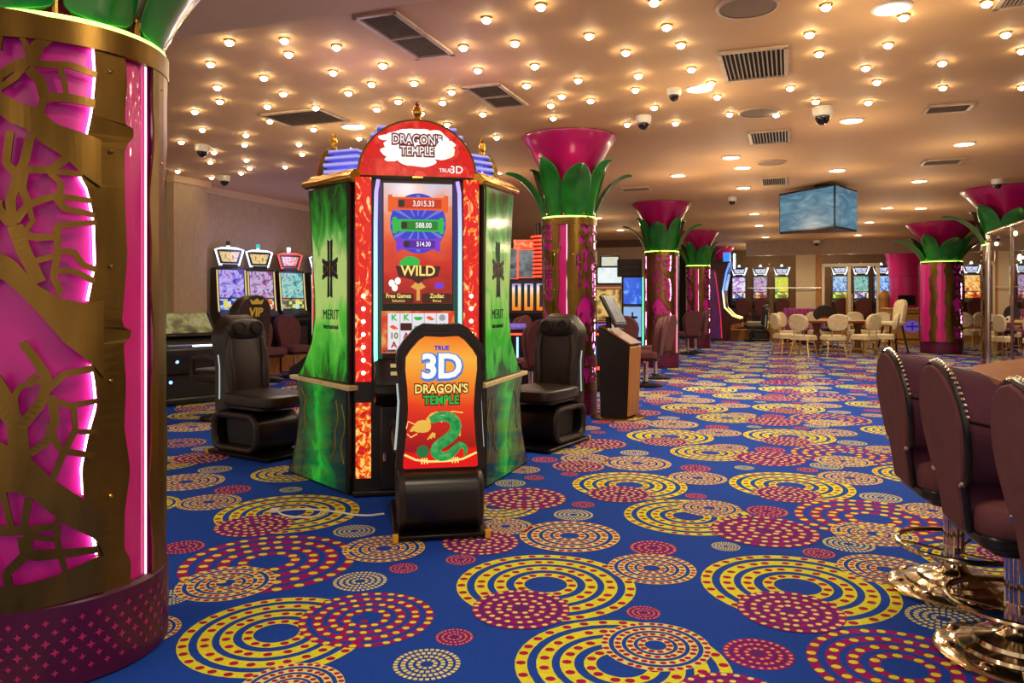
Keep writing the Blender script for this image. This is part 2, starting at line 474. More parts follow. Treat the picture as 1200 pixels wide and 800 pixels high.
for u in (12.6, 11.9, 11.2, 10.5):
    p = room(u, 2.94)-org
    t = MB(); t.tube([(p.x, p.y, .1), (p.x, p.y, 2.36)], .012, 6); t.build('joint_strip', CHROME, part)
# ------------------------------------------------------------------ ceiling fittings
A_ST = [(165,113),(320,108),(332,147),(112,175),(466,127),(457,199),(597,179),(888,49),(1041,12),(823,128),(968,116),(1177,95),(1024,181),(864,193),(262,214),(565,232),(685,229),(1146,221),(1001,236),(1100,266),(1069,292),(1181,279),(1076,328),(1135,360),(131,241),(138,281),(68,310),(317,259),(272,295),(500,257),(580,303),(640,281),(765,284),(790,254),(878,317),(408,299),(279,337),(89,361),(212,376),(30,396),(208,404),(122,425),(112,453),(213,447),(222,470),(198,484),(20,479),(115,497),(322,466),(370,430),(361,402),(402,360),(537,352),(530,385),(778,346),(917,383),(1020,379),(704,314)]
B_ST = [(195,70),(80,142),(235,121),(265,190),(116,208),(107,248),(160,298),(84,346),(220,343),(320,230),(337,268),(372,317),(503,319),(543,243),(597,91),(624,146),(614,281),(762,284),(643,13),(862,42),(818,121),(755,186),(786,226),(970,172),(972,242),(1149,91),(1195,137),(1195,241),(1095,3),(160,0)]
STARS = [(200+x/2.4, y/2.4) for x, y in A_ST]+[(700+x/2.4, y/2.4) for x, y in B_ST]
DOWN = [(1045,8.3),(819.6,103),(998,140.5),(1130,168),(856.6,183.8),(794.6,205),(981,199),(1077,211.7),(871,219.6),(1039.6,243),(884,250),(889.6,263.8),(1018.8,260),(897,277.5),(1005.4,275),(997.5,283.8),(900,285.8),(727,269),(700,255),(580,202),(413,147.5),(870,195.8),(964.7,296.5),(901.8,297.8),(1079,243.5)]
bulb = em('star_bulb', (1, .80, .48, 1), 60)
lens = em('downlight_lens', (1, .84, .56, 1), 30)
def lamp(name, loc, power, col, r=.05):
    l = bpy.data.lights.new(name, 'POINT'); l.energy = power; l.color = col; l.shadow_soft_size = r
    o = bpy.data.objects.new(name, l); COL.objects.link(o); o.location = loc
    return o
mb = MB(); mb.lathe([(.04, 0), (.04, -.008), (.032, -.014), (.028, -.014)], 16, 0, cap=False); mb.lathe([(.03, -.008), (.029, -.026), (.016, -.038), (.002, -.042)], 14, 1, cap=False)
st0 = None
for px, py in STARS:
    p = cl(px, py)
    if st0 is None:
        st0 = mb.build('star_light', [BRASSY, bulb]); o = st0
    else:
        o = st0.copy(); COL.objects.link(o)
    o.location = p
    tag(o, 'tiny warm star-like bulb in a scattered field set in the mauve ceiling', 'ceiling light', 'star lights scattered over the ceiling')
    lamp('star_glow', (p.x, p.y, CEIL-.3), .28, (1, .72, .44), .04)
mb = MB(); mb.lathe([(.125, 0), (.125, -.012), (.105, -.018), (.1, -.006)], 28, 0, cap=False)
ml = MB(); ml.lathe([(.1, -.007), (.05, -.014), (.001, -.015)], 28, 0, cap=False)
d0 = None
for px, py in DOWN:
    p = cl(px, py)
    if d0 is None:
        d0 = thing('downlight', '', 'ceiling light', p); mb.build('trim_ring', WHITE, d0); ml.build('lens', lens, d0); o = d0
    else: o = dup(d0, p, 0, '')
    tag(o, 'large round warm recessed downlight set flush in the ceiling', 'ceiling light', 'round recessed downlights')
    l = bpy.data.lights.new('downlight_beam', 'SPOT'); l.energy = 95; l.color = (1, .86, .64); l.shadow_soft_size = .09; l.spot_size = radians(160); l.spot_blend = .5
    lo = bpy.data.objects.new('downlight_beam', l); COL.objects.link(lo); lo.location = (p.x, p.y, CEIL-.03)
    lamp('ceiling_fill', (p.x, p.y, CEIL-.6), 13, (1, .76, .48), .035)  # added fill lamp hung under each downlight to lighten the ceiling
# air grilles
def grille(px0, px1, L, W, label, ang=None, nsl=9, dark=True, split=False, group=None):
    p = cl(px0, px1)
    t = thing('air_grille', label, 'air vent', p, RZ if ang is None else ang, group)
    f = MB()
    for sx, sy, lx, ly in ((0, 1, L, .035), (0, -1, L, .035), (1, 0, .035, W), (-1, 0, .035, W)):
        f.box((sx*(L/2-.0175), sy*(W/2-.0175), -.01), (lx, ly, .02))
    if split: f.box((0, 0, -.01), (.02, W, .02))
    f.build('frame', pm('grille_frame', S(206, 180, 150), .5), t, bevel=.003)
    s = MB()
    for i in range(nsl):
        y = -W/2+.04+(W-.08)*(i+.5)/nsl
        s.box((0, y, -.012), (L-.05, .014, .004), rx=radians(40))
    s.build('louvre', pm('grille_louvre', S(150, 130, 110), .5), t)
    b = MB(); b.box((0, 0, -.002), (L-.03, W-.03, .003)); b.build('duct_opening', pm('duct_dark', S(26, 22, 20), .9), t)
    return t
grille(477, 42, .95, .33, 'long two-section dark air grille nearest the dropped ceiling edge, upper left', RZ+pi/2, 12, split=True)
grille(582, 112, .8, .36, 'two-section dark air grille midway, in front of the nearest magenta column top', RZ+pi/2, 12, split=True)
grille(357, 137, .74, .56, 'square dark ceiling diffuser above the left slot machines', RZ, 12)
grille(884, 75, .82, .52, 'large square slatted air vent with pale frame, centre of the ceiling', RZ+pi/2, 13)
grille(902, 160, .72, .46, 'second pale slatted air vent, between the two flat round speakers', RZ+pi/2, 11)
grille(907, 212, .8, .4, 'thin distant slatted vent just left above the hanging screens', RZ+pi/2, 10)
grille(1111, 126, .42, .34, 'small dark square vent high at the right, above the single downlight', RZ, 8)
grille(1104, 189, .5, .42, 'small dark square vent above the right-hand magenta columns', RZ, 8)
grille(745, 221, .5, .42, 'small dark vent partly behind the leaves of the nearest standing palm column', RZ, 8)
grille(1202, -4, .3, .3, 'slatted vent cut by the top right corner of the view', RZ+pi/2, 9)
# domed cameras
def dome(px, py, label, s=1.0, style=0):
    p = cl(px, py)
    t = thing('dome_camera', label, 'security camera', p)
    m = MB(); m.lathe([(.085*s, 0), (.085*s, -.05*s), (.075*s, -.075*s), (.06*s, -.08*s)], 20, cap=False); m.build('housing', WHITE, t)
    m = MB(); m.lathe([(.062*s, -.07*s), (.06*s, -.1*s), (.045*s, -.13*s), (.02*s, -.148*s), (.001, -.15*s)], 18, cap=False); m.build('dome_cover', pm('smoked_dome', S(18, 16, 18), .08, coat=.6), t)
dome(754, 136, 'white dome camera in the row of stars left of the slatted vent', .95)
dome(790, 104, 'small dome camera right beside the large downlight under the slatted vent', .75)
dome(964, 126, 'wide dark dome camera with white ring, right of centre on the ceiling', 1.15)
dome(858, 231, 'distant dome camera to the left of the hanging screens', .95)
dome(1169, 210, 'dome camera directly above the column top at the right edge', 1.0)
dome(957, 281.5, 'far dome camera below the hanging screens', 1.2)
dome(237, 170, 'white dome camera upper of the two over the left pillar', 1.0)
dome(263, 206, 'white dome camera lower of the two, beyond the left pillar', 1.05)
for px, py, r, lb in ((876, 7, .2, 'flat round grey ceiling speaker cut by the top of the view'), (889, 131, .2, 'flat round speaker beside the second slatted vent'), (904, 190, .2, 'flat round speaker nearest the hanging screens')):
    p = cl(px, py); t = thing('ceiling_speaker', lb, 'speaker', p)
    m = MB(); m.lathe([(r, 0), (r, -.012), (r*.9, -.016)], 28, cap=False); m.build('rim', pm('speaker_rim', S(190, 165, 138), .5), t)
    m = MB(); m.lathe([(r*.9, -.012), (.001, -.014)], 28, cap=False); m.build('mesh_cover', pm('speaker_mesh', S(146, 122, 104), .8, var=.3, scale=300), t)
# three-sided cluster of hanging screens
Cn, Lf, Rt = at(979, 12.0), at(912.3, 13.2), at(1005, 12.78)
ctr = (Cn+Lf+Rt)/3
tv = thing('hanging_screen_cluster', 'three-sided hanging screen unit showing blue water, under the ceiling at centre right', 'screen', ctr)
z0, z1 = 2.44, 3.13
P3 = [(p-ctr).xy for p in (Cn, Rt, Lf)]
m = MB(); m.prism([(p.x*.985, p.y*.985) for p in P3], z0, z1, axis='Z'); m.build('housing', BLACK, tv, bevel=.01)
water = art('water_picture', [(0, S(30, 78, 112)), (.45, S(62, 128, 160)), (.62, S(110, 168, 190)), (.8, S(190, 214, 220)), (1, S(60, 110, 140))], .62, 'noise', 2.2, stretch=(1, 1, 3.5), detail=6, distort=1.2, rough=.35)
for a, b in ((P3[2], P3[0]), (P3[0], P3[1])):
    d = (b-a); n = Vector((d.y, -d.x)).normalized(); a2, b2 = a+d*.03, b-d*.03
    m = MB()
    q = [(a2.x+n.x*.004, a2.y+n.y*.004), (b2.x+n.x*.004, b2.y+n.y*.004), (b2.x-n.x*.02, b2.y-n.y*.02), (a2.x-n.x*.02, a2.y-n.y*.02)]
    m.prism(q, z0+.035, z1-.035, axis='Z'); m.build('screen', water, tv)
m = MB(); m.cyl((0, 0, z1), .05, CEIL-z1, 14); m.cyl((0, 0, CEIL-.03), .14, .03, 20); m.build('mount', BLACKM, tv)
# ------------------------------------------------------------------ palm columns
CC = Vector((-1.72, 2.89)); CR = .37
BR = pm('aged_brass', S(118, 90, 40), .34, .9, var=.55, scale=4, bump=.05, bscale=40, stretch=(1, 1, .35))
MAG = em('backlit_magenta', (.62, .012, .30, 1), .1, base=S(176, 18, 122), rough=.35)
MAGP = pm('magenta_strip', S(206, 26, 128), .3, coat=.4, var=.08, scale=2)
FLARE = pm('magenta_flare', S(176, 14, 100), .28, coat=.3, var=.06, scale=2)
PLN = pm('plum_plinth', S(74, 12, 52), .35, var=.1)
PLP = pm('plinth_pattern', S(170, 34, 92), .45, var=.05)
LEDP = em('pink_led', (1, .40, .76, 1), 13)
LEDW = em('white_led', (1, .62, .74, 1), 2.4)
LEDG = em('green_led', (.45, 1, .12, 1), 5)
LEAF = pm('leaf_green', S(24, 116, 34), .3, coat=.4, var=.35, scale=6)
def px_cyl(px, py):
    t = (px-600)/F; dx, dy = t, 1.0
    A = dx*dx+1; B = -2*(dx*CC.x+CC.y); Cc = CC.length_squared-CR*CR
    D = B*B-4*A*Cc
    if D < 0: D = 0
    s = (-B-sqrt(D))/(2*A)
    q = Vector((s*t, s))-CC
    f = (-CC).normalized()
    phi = atan2(f.x*q.y-f.y*q.x, f.dot(q))
    return phi, EYE-(py-HY)*s/F
PM = radians(-24.6)
def c2(x, y):     # half-pixel tracing coordinates of the near column
    return px_cyl(x/2.0, y/2.0)
def on_cyl(phi, z, R):
    a = -pi/2+phi
    return (R*cos(a), R*sin(a), z)
class Sheet:
    """flat sheet work bent on the column: quads in (phi, z)"""
    def __init__(s, R): s.R = R; s.mb = MB()
    def quadstrip(s, A, B, mirror=False):
        vs = [on_cyl(p, z, s.R) for p, z in A]+[on_cyl(p, z, s.R) for p, z in B]; n = len(A)
        s.mb.add(vs, [(i, i+1, n+i+1, n+i) for i in range(n-1)])
        if mirror:
            lim = radians(23)
            s.quadstrip([(2*PM-min(p, PM+lim), z) for p, z in A], [(2*PM-min(p, PM+lim), z) for p, z in B])
def resamp(P, n):
    L = [0]
    for a, b in zip(P, P[1:]): L.append(L[-1]+hypot((b[0]-a[0])*CR, b[1]-a[1]))
    out = []
    for i in range(n+1):
        t = L[-1]*i/n; k = 0
        while k < len(P)-2 and L[k+1] < t: k += 1
        f = (t-L[k])/max(1e-9, L[k+1]-L[k]); f = min(1, max(0, f))
        out.append((P[k][0]+(P[k+1][0]-P[k][0])*f, P[k][1]+(P[k+1][1]-P[k][1])*f))
    return out
def ribbon(sh, pts, w0, w1, mirror=True):
    P = [c2(*p) for p in pts]
    P = [(max(PM, p), z) for p, z in P]
    P = resamp(P, max(3, 3*len(pts)))
    A, B = [], []
    n = len(P)
    for i in range(n):
        a, b = P[max(i-1, 0)], P[min(i+1, n-1)]
        tx, tz = (b[0]-a[0])*CR, b[1]-a[1]; l = hypot(tx, tz) or 1
        w = (w0+(w1-w0)*i/(n-1))/2
        A.append((P[i][0]-tz/l*w/CR, P[i][1]+tx/l*w)); B.append((P[i][0]+tz/l*w/CR, P[i][1]-tx/l*w))
    sh.quadstrip(A, B, mirror)
def band(sh, top, bot, mirror=True, n=16):
    T = resamp([(max(PM, p), z) for p, z in [c2(*q) for q in top]], n); Bt = resamp([(max(PM, p), z) for p, z in [c2(*q) for q in bot]], n)
    sh.quadstrip(T, Bt, mirror)
ZT = 2.19; ZP = .29
def zfix(e):      # first and last points of an upright edge run to ring and plinth
    e[0] = (e[0][0], ZT); e[-1] = (e[-1][0], ZP); return e
br = Sheet(CR+.012)
BW = .029
branches = [
 ([(0,185),(50,150),(75,150),(110,155),(160,155),(222,178)], 1.0, .7), ([(75,150),(90,110),(130,80),(155,62)], 1.4, 1.0), ([(75,150),(65,110),(50,78)], .7, .5),
 ([(90,110),(110,60),(120,50)], .8, .7), ([(0,45),(6,80),(-10,120)], .8, .8), ([(6,80),(40,50)], .6, .6), ([(65,150),(40,185),(5,212)], .9, .6),
 ([(70,165),(95,190),(105,230),(160,232),(218,245)], 1.1, 1.0), ([(140,160),(150,195),(155,228)], .6, .5), ([(105,232),(95,265)], .8, .8), ([(-40,200),(0,185)], 1.2, 1.0),
 ([(-30,470),(0,490),(35,530),(30,470),(40,440),(45,410),(60,385),(75,320)], 1.1, .9), ([(40,530),(60,590),(95,662)], 1.6, 1.3), ([(40,520),(70,480),(130,460),(212,472)], .9, .6),
 ([(45,410),(20,385),(25,340),(30,310)], .9, .8), ([(70,480),(55,440),(62,400),(120,400),(160,368)], .8, .9), ([(130,460),(150,490),(218,505)], .9, .6), ([(140,460),(142,430),(112,402),(190,410)], .7, .6),
 ([(50,540),(80,558),(138,555),(130,530),(222,522)], .9, .6), ([(134,555),(135,600),(125,645),(142,692)], .7, .7), ([(135,590),(170,590),(192,622),(222,632)], .7, .7),
 ([(75,615),(130,600)], .7, .6), ([(130,635),(170,635),(218,660)], .7, .7), ([(70,480),(80,520),(60,545)], .5, .5),
 ([(-30,900),(10,950),(45,990),(50,1080)], 1.6, 2.2), ([(45,985),(28,930),(-10,880)], 1.0, .7), ([(52,1000),(100,940),(112,885),(85,840),(55,800)], 1.2, .9),
 ([(108,915),(150,875),(216,862)], .8, .8), ([(45,985),(38,930),(50,905),(100,890)], .7, .6), ([(118,935),(160,950),(222,938)], .8, .6), ([(170,950),(175,1010),(224,1010)], .6, .6),
 ([(115,990),(132,1040),(150,1055),(218,1066)], .8, .7), ([(72,1060),(110,1035),(130,985),(120,925)], .9, .9), ([(175,1005),(150,1055),(122,1125)], .7, .7),
 ([(85,840),(95,870),(70,890)], .5, .5), ([(-20,1240),(60,1240),(130,1230),(150,1200)], 1.2, .7), ([(62,1255),(66,1298),(226,1284)], 1.5, .8), ([(58,1240),(70,1165)], .8, .8),
 ([(12,1150),(32,1235)], .7, .7), ([(66,1295),(20,1340),(28,1375)], 1.2, .8), ([(130,1240),(142,1300),(152,1335)], .7, .6), ([(60,1250),(130,1262),(140,1232)], .6, .5),
]
for pts, w0, w1 in branches: ribbon(br, pts, w0*BW, w1*BW)
band(br, [(-40,215),(50,243),(100,260),(130,293),(205,318),(232,330)], [(-40,265),(25,288),(60,303),(100,338),(150,370),(188,408),(232,440)])
band(br, [(-40,590),(40,610),(90,668),(140,700),(205,712),(238,700)], [(-40,650),(20,660),(60,698),(100,743),(150,803),(212,852),(238,885)])
band(br, [(-40,1030),(40,1050),(75,1070),(120,1118),(195,1168),(238,1190)], [(-40,1150),(40,1150),(80,1165),(150,1225),(222,1262),(238,1300)])
band(br, [(-40,1372),(60,1365),(130,1345),(225,1300),(240,1300)], [(-40,1440),(60,1430),(130,1412),(225,1385),(240,1385)])
band(br, [(-40,20),(100,40),(150,55),(215,70),(240,75)], [(-40,40),(60,58),(150,72),(215,88),(240,90)])
# broad brass upright beside the window, wavy on both sides
left = zfix([c2(x, y) for x, y in [(214,70),(220,110),(224,178),(217,260),(205,318),(195,365),(186,408),(206,445),(221,520),(224,620),(206,711),(196,780),(212,850),(221,885),(227,950),(207,1020),(192,1100),(196,1168),(210,1230),(224,1262),(228,1300),(226,1390)]])
right = zfix([c2(x, y) for x, y in [(284,90),(290,150),(293,200),(288,260),(288,292),(306,300),(310,316),(302,332),(288,340),(286,400),(288,480),(293,600),(286,690),(280,765),(300,770),(306,783),(296,796),(284,800),(290,900),(286,1000),(300,1100),(287,1200),(286,1285),(302,1310),(300,1360)]])
br.quadstrip(resamp(left, 60), resamp(right, 60), False)
# narrow brass upright beyond the magenta strip
phiA = radians(53)
def wav(z): return radians(1.6)*sin(z*7)+radians(1.0)*sin(z*17+1)
zs = [ZP+(ZT-ZP)*i/40 for i in range(41)]
brass_panel = br
ML, MR = None, None
core = MB()
core.lathe([(CR-.028, ZP-.02), (CR-.028, ZT+.03)], 48, 0)
strip = MB()
def phi_of(edge, z):
    for a, b in zip(edge, edge[1:]):
        if a[1] >= z >= b[1]:
            f = (a[1]-z)/max(1e-6, a[1]-b[1]); return a[0]+(b[0]-a[0])*f
    return edge[-1][0]
# assemble one prototype column in local space (front = -Y)
def make_palm_column(label, loc, rz):
    t = thing('palm_column', label, 'column', loc, rz)
    m = MB(); m.lathe([(CR+.005, 0), (CR+.02, .005), (CR+.02, ZP-.012), (CR+.008, ZP)], 56)
    pl = m.build('plinth', PLN, t)
    m = MB()
    for row in range(6):
        for k in range(46):
            z = .06+.034*row; ph = 2*pi*(k+.5*(row % 2))/46
            s_ = .0155 if row in (2, 3) else .0125
            dphi = s_/(CR+.022)
            R = CR+.0215
            m.add([on_cyl(ph-dphi, z, R), on_cyl(ph-dphi*.3, z-s_*.3, R), on_cyl(ph, z-s_, R), on_cyl(ph+dphi*.3, z-s_*.3, R), on_cyl(ph+dphi, z, R), on_cyl(ph+dphi*.3, z+s_*.3, R), on_cyl(ph, z+s_, R), on_cyl(ph-dphi*.3, z+s_*.3, R)], [tuple(range(8))])
    m.build('plinth_pattern', PLP, pl, recalc=False)
    core.build('shaft', MAG, t)
    me0 = brass_panel.mb.build('brass_panel', BR, t, sharp=0, recalc=False)
    sd = me0.modifiers.new('thick', 'SOLIDIFY'); sd.thickness = .007; sd.offset = -1
    for k in (1, 2):
        c = me0.copy(); COL.objects.link(c); c.parent = t; c.rotation_euler = (0, 0, 2*pi*k/3)
    for k in range(3):
        a0 = 2*pi*k/3
        m = MB(); n = len(zs); R = CR-.012
        A = [on_cyl(radians(31)+a0, z, R) for z in zs]; B = [on_cyl(radians(60)+a0, z, R) for z in zs]; Mx = [on_cyl(radians(45)+a0, z, R+.004) for z in zs]
        m.add(A+Mx+B, [(i, i+1, n+i+1, n+i) for i in range(n-1)]+[(n+i, n+i+1, 2*n+i+1, 2*n+i) for i in range(n-1)])
        m.build('magenta_strip', MAGP, t, recalc=False)
        m = MB(); R = CR+.012
        A = [on_cyl(phiA+wav(z)+a0, z, R) for z in zs]; B = [on_cyl(radians(74)+wav(z*1.3+2)*1.6+a0, z, R) for z in zs]; Mx = [on_cyl(radians(60)+a0, z, R) for z in zs]; My = [on_cyl(radians(67)+a0, z, R) for z in zs]
        m.add(A+Mx+My+B, [(k*n+i, k*n+i+1, k*n+n+i+1, k*n+n+i) for k in range(3) for i in range(n-1)])
        o = m.build('brass_edge', BR, t, sharp=0, recalc=False); sd = o.modifiers.new('thick', 'SOLIDIFY'); sd.thickness = .007; sd.offset = -1
        m = MB(); m.tube([on_cyl(radians(52)+a0, z, CR-.004) for z in zs[::4]], .004, 6)
        m.build('led_strip', LEDW, t)
        # pink edge light tucked behind the window border
        m = MB()
        for e0, e1 in ((75, 318), (412, 705), (856, 1160), (1235, 1300)):
            E = [(p+radians(.5), z) for p, z in [c2(x, y) for x, y in [(214,70),(220,110),(224,178),(217,260),(205,318),(186,412),(206,445),(221,520),(224,620),(206,705),(214,856),(221,885),(227,950),(207,1020),(192,1100),(196,1160),(214,1235),(228,1300)] if e0 <= y <= e1]]
            for mir in (0,):
                m.tube([on_cyl((2*PM-p if mir else p)+a0, z, CR-.012) for p, z in E], .006, 6)
        m.build('edge_light', LEDP, t)
        for z in (.62, 1.02, 1.42, 1.82, 2.1):
            for ph in (26, 64):
                m = MB(); q = Vector(on_cyl(radians(ph)+a0, z, CR+.013)); m.ball(q, .008, 8); m.build('bolt', BRASSY, t)
    m = MB(); m.lathe([(CR+.005, ZT-.03), (CR+.022, ZT-.028), (CR+.022, ZT+.05), (CR-.02, ZT+.052)], 56, cap=False); m.build('collar', BR, t)
    m = MB(); m.tube([(CR*cos(2*pi*k/40)*1.02, CR*sin(2*pi*k/40)*1.02, ZT+.062) for k in range(40)], .008, 6, closed=True); m.build('led_ring', LEDG, t)
    m = MB(); m.lathe([(.24, ZT+.04), (.26, 2.45), (.33, 2.66), (.43, 2.86), (.56, 3.05), (.66, 3.165), (.665, 3.19), (.64, 3.2)], 56); m.build('flared_top', FLARE, t)
    sp = [(.375, 2.245), (.405, 2.34), (.47, 2.46), (.55, 2.57), (.66, 2.67), (.79, 2.74), (.92, 2.76)]
    wd = [.15, .175, .205, .215, .185, .11, .014]
    for k in range(8):
        a = 2*pi*(k+.5)/8; big = 1.0 if k % 2 else .82
        M = Matrix.Rotation(a, 4, 'Z')
        vs = []; n = len(sp)
        for (r, z), w in zip(sp, wd):
            r = .375+(r-.375)*(1.0 if k % 2 else .62); z = 2.245+(z-2.245)*(1 if k % 2 else 1.22)
            w *= big
            for j, off in ((-1, .035), (-.5, .018), (0, -.012), (.5, .018), (1, .035)):
                vs.append((r-off*.9, j*w, z+off*.7))
        m = MB(); m.add(vs, [(i*5+j, i*5+j+1, i*5+j+6, i*5+j+5) for i in range(n-1) for j in range(4)], 0, M)
        o = m.build('leaf', LEAF, t, sharp=0, recalc=False); o.data.polygons.foreach_set('use_smooth', [True]*len(o.data.polygons))
        sd = o.modifiers.new('thick', 'SOLIDIFY'); sd.thickness = .01
        ss = o.modifiers.new('soft', 'SUBSURF'); ss.levels = 1; ss.render_levels = 1
    m = MB()
    for k in range(8):
        a = 2*pi*k/8; m.cyl((CR*.98*cos(a), CR*.98*sin(a), ZT+.04), .012, .09, 8)
        m.ball((CR*.98*cos(a), CR*.98*sin(a), ZT+.13), .016, 8)
    m.build('leaf_clip', BRASSY, t)
    return t
def fdir(p): return front_rz(-p.x, -p.y)
p0 = Vector((CC.x, CC.y, 0))
pal = make_palm_column('big magenta palm column with brass tree cut-outs, cut by the left edge', p0, fdir(p0))
def col_at(px, v_u, label, s, turn):
    p = room(*v_u) if px is None else px
    o = dup(pal, p, fdir(p)+radians(turn), label); o.scale = (s, s, 1)
    return o
GP = 'magenta palm columns with green leaves'
pal['group'] = GP
c2_ = col_at(at(667, 8.97), None, 'magenta palm column with brass stripes right behind the free-standing black leather chair', .83, -57)
c3_ = col_at(at(775.5, 15.1), None, 'magenta palm column showing pink-lit branch panel, behind the plum stools', .86, 15)
c4_ = col_at(at(818, 21.2), None, 'third palm column back, between the lit branch column and the curved slot machine', .86, -50)
c5_ = col_at(room(28.2, -2.4), None, 'furthest palm column, mostly hidden behind the tall curved slot machine', .86, 40)
cR_ = col_at(at(1103, 19), None, 'stout palm column standing alone right of the cream chairs and wooden desk', 1.2, -48)
cG_ = col_at(room(15.2, 3.55), None, 'palm column behind the curved glass partition at the right edge', 1.15, 30)
for c in (c2_, c3_, c4_, c5_, cR_, cG_): c['group'] = GP
# the stout column has a pair of magenta strips with a wavy brass upright between them
def overlay(t, a0, a1, R, mt, nm, wavy=True):
    m = MB(); rows = []
    for f in range(9):
        rows.append([on_cyl(radians(a0+(a1-a0)*f/8)+(wav(z*1.4+a0)*1.5*(1 if f in (0, 8) else 0) if wavy else 0), z, R) for z in zs])
    n = len(zs); m.add([p for r in rows for p in r], [(k*n+i, k*n+i+1, k*n+n+i+1, k*n+n+i) for k in range(8) for i in range(n-1)])
    o = m.build(nm, mt, t, sharp=0, recalc=False); sd = o.modifiers.new('thick', 'SOLIDIFY'); sd.thickness = .007; sd.offset = -1
rot = 48
overlay(cR_, -82+rot, 12+rot, CR+.022, MAGP, 'magenta_strip', False)
overlay(cR_, -30+rot, -12+rot, CR+.032, BR, 'brass_upright')
overlay(cR_, -98+rot, -76+rot, CR+.032, BR, 'brass_upright')
overlay(cR_, 10+rot, 32+rot, CR+.032, BR, 'brass_upright')
# plain flared column at the back
p = room(28.2, 3.6)
t = thing('flared_column', 'plain smooth magenta column flaring into the ceiling behind the wooden desk', 'column', (p.x, p.y, .33), RZ)
m = MB(); m.lathe([(.5, 0), (.5, 1.55), (.52, 1.75)], 40); m.build('shaft', FLARE, t)
m = MB(); m.lathe([(.52, 1.76), (.56, 2.1), (.64, 2.45), (.78, 2.75), (.9, 2.86)], 40); m.build('flared_top', FLARE, t)
m = MB(); m.lathe([(.523, 1.742), (.523, 1.768)], 40); m.build('joint_band', pm('magenta_joint', S(120, 10, 70), .4), t)
# ------------------------------------------------------------------ the dragon game island in the middle
NEONB = art('neon_tube', [(0, (.2, 1, .6, 1)), (.35, (.42, .95, .8, 1)), (.7, (.4, .6, 1, 1)), (1, (.45, .3, 1, 1))], 1.5, 'ramp', axis='Z', lo=.75, hi=2.1)
REDP = art('red_dragon_strip', [(0, S(150, 0, 0)), (.42, S(214, 6, 4)), (.56, S(226, 14, 8)), (.62, S(255, 130, 40)), (.67, S(255, 220, 150)), (.74, S(220, 14, 8)), (1, S(180, 0, 0))], 1.1, 'noise', 9, detail=3, distort=2.2, stretch=(1.6, 1, .9))
COINP = art('coin_strip', [(0, S(120, 0, 0)), (.4, S(200, 14, 8)), (.53, S(235, 110, 20)), (.6, S(255, 214, 110)), (.72, S(240, 130, 30)), (1, S(160, 10, 0))], 1.1, 'noise', 22, detail=2, distort=1.0)
SCREENBG = art('game_background', [(0, S(150, 16, 14)), (.3, S(205, 32, 24)), (.55, S(228, 84, 44)), (.78, S(238, 140, 100)), (.9, S(228, 190, 190)), (1, S(214, 206, 226))], .95, 'ramp', 5, axis='Z', lo=1.28, hi=2.08, warp=.55, detail=6, distort=.6, rough=.15)
TOPBG = art('topper_print', [(0, S(205, 6, 12)), (.44, S(222, 10, 16)), (.5, S(200, 8, 14)), (.6, S(240, 60, 50)), (.7, S(225, 12, 20)), (1, S(190, 4, 10))], 1.0, 'noise', 6, detail=4, distort=.8)
CLOUD = art('topper_cloud', [(0, S(255, 250, 235)), (.5, S(255, 255, 250)), (.7, S(255, 236, 214)), (1, S(255, 200, 170))], 1.1, 'noise', 7)
GP_ST = [(0, S(8, 70, 16)), (.1, S(20, 150, 30)), (.3, S(90, 190, 60)), (.45, S(176, 206, 112)), (.6, S(186, 208, 120)), (.72, S(70, 160, 60)), (.85, S(10, 110, 24)), (1, S(4, 40, 12))]
GREENP = art('green_banner', GP_ST, .85, 'ramp', 3.2, axis='Z', lo=.74, hi=2.1, warp=.75, detail=5, distort=1.2, stretch=(2.2, 2.2, 1), rough=.12)
GL_ST = [(0, S(3, 20, 16)), (.25, S(6, 50, 32)), (.42, S(12, 130, 34)), (.5, S(26, 178, 44)), (.58, S(10, 110, 36)), (.75, S(12, 50, 34)), (.88, S(60, 74, 30)), (1, S(4, 24, 20))]
def green_low(sg): return art('green_base_print' + ('' if sg > 0 else '_mirrored'), GL_ST, .8, 'ramp', 3.0, axis='X', lo=0, hi=sg*.95, warp=.5, detail=5, distort=2.0, stretch=(1, 1, 1), rough=.12)
WHT = em('lit_white', (1, .97, .92, 1), 1.0); DRD = em('lit_dark_red', S(120, 6, 16), .8); NAVY = pm('navy_print', S(16, 22, 52), .4)
YLW = em('lit_yellow', S(255, 226, 120), 1.0); GRN = em('lit_green', S(26, 190, 70), .9); BLUE = em('lit_blue', S(40, 60, 210), .9)
ORG = em('lit_orange', S(240, 92, 30), .95); VIO = em('lit_violet', S(120, 50, 214), .95); DKB = em('lit_brown', S(70, 14, 8), .8)
CYN = em('lit_cyan', S(60, 200, 230), .9)
RIB = art('violet_ribs', [(0, S(60, 60, 190)), (.5, S(120, 120, 240)), (1, S(200, 190, 255))], .85, 'wave', 5.5, axis='Z', rough=.1)
OLIVE = pm('antique_gold_rim', S(120, 100, 40), .3, .8)
n1 = Vector((.18, -.984)).normalized(); t1 = Vector((-n1.y, n1.x))
FR = Vector((-.634, 5.17)); C0 = FR - n1*.83
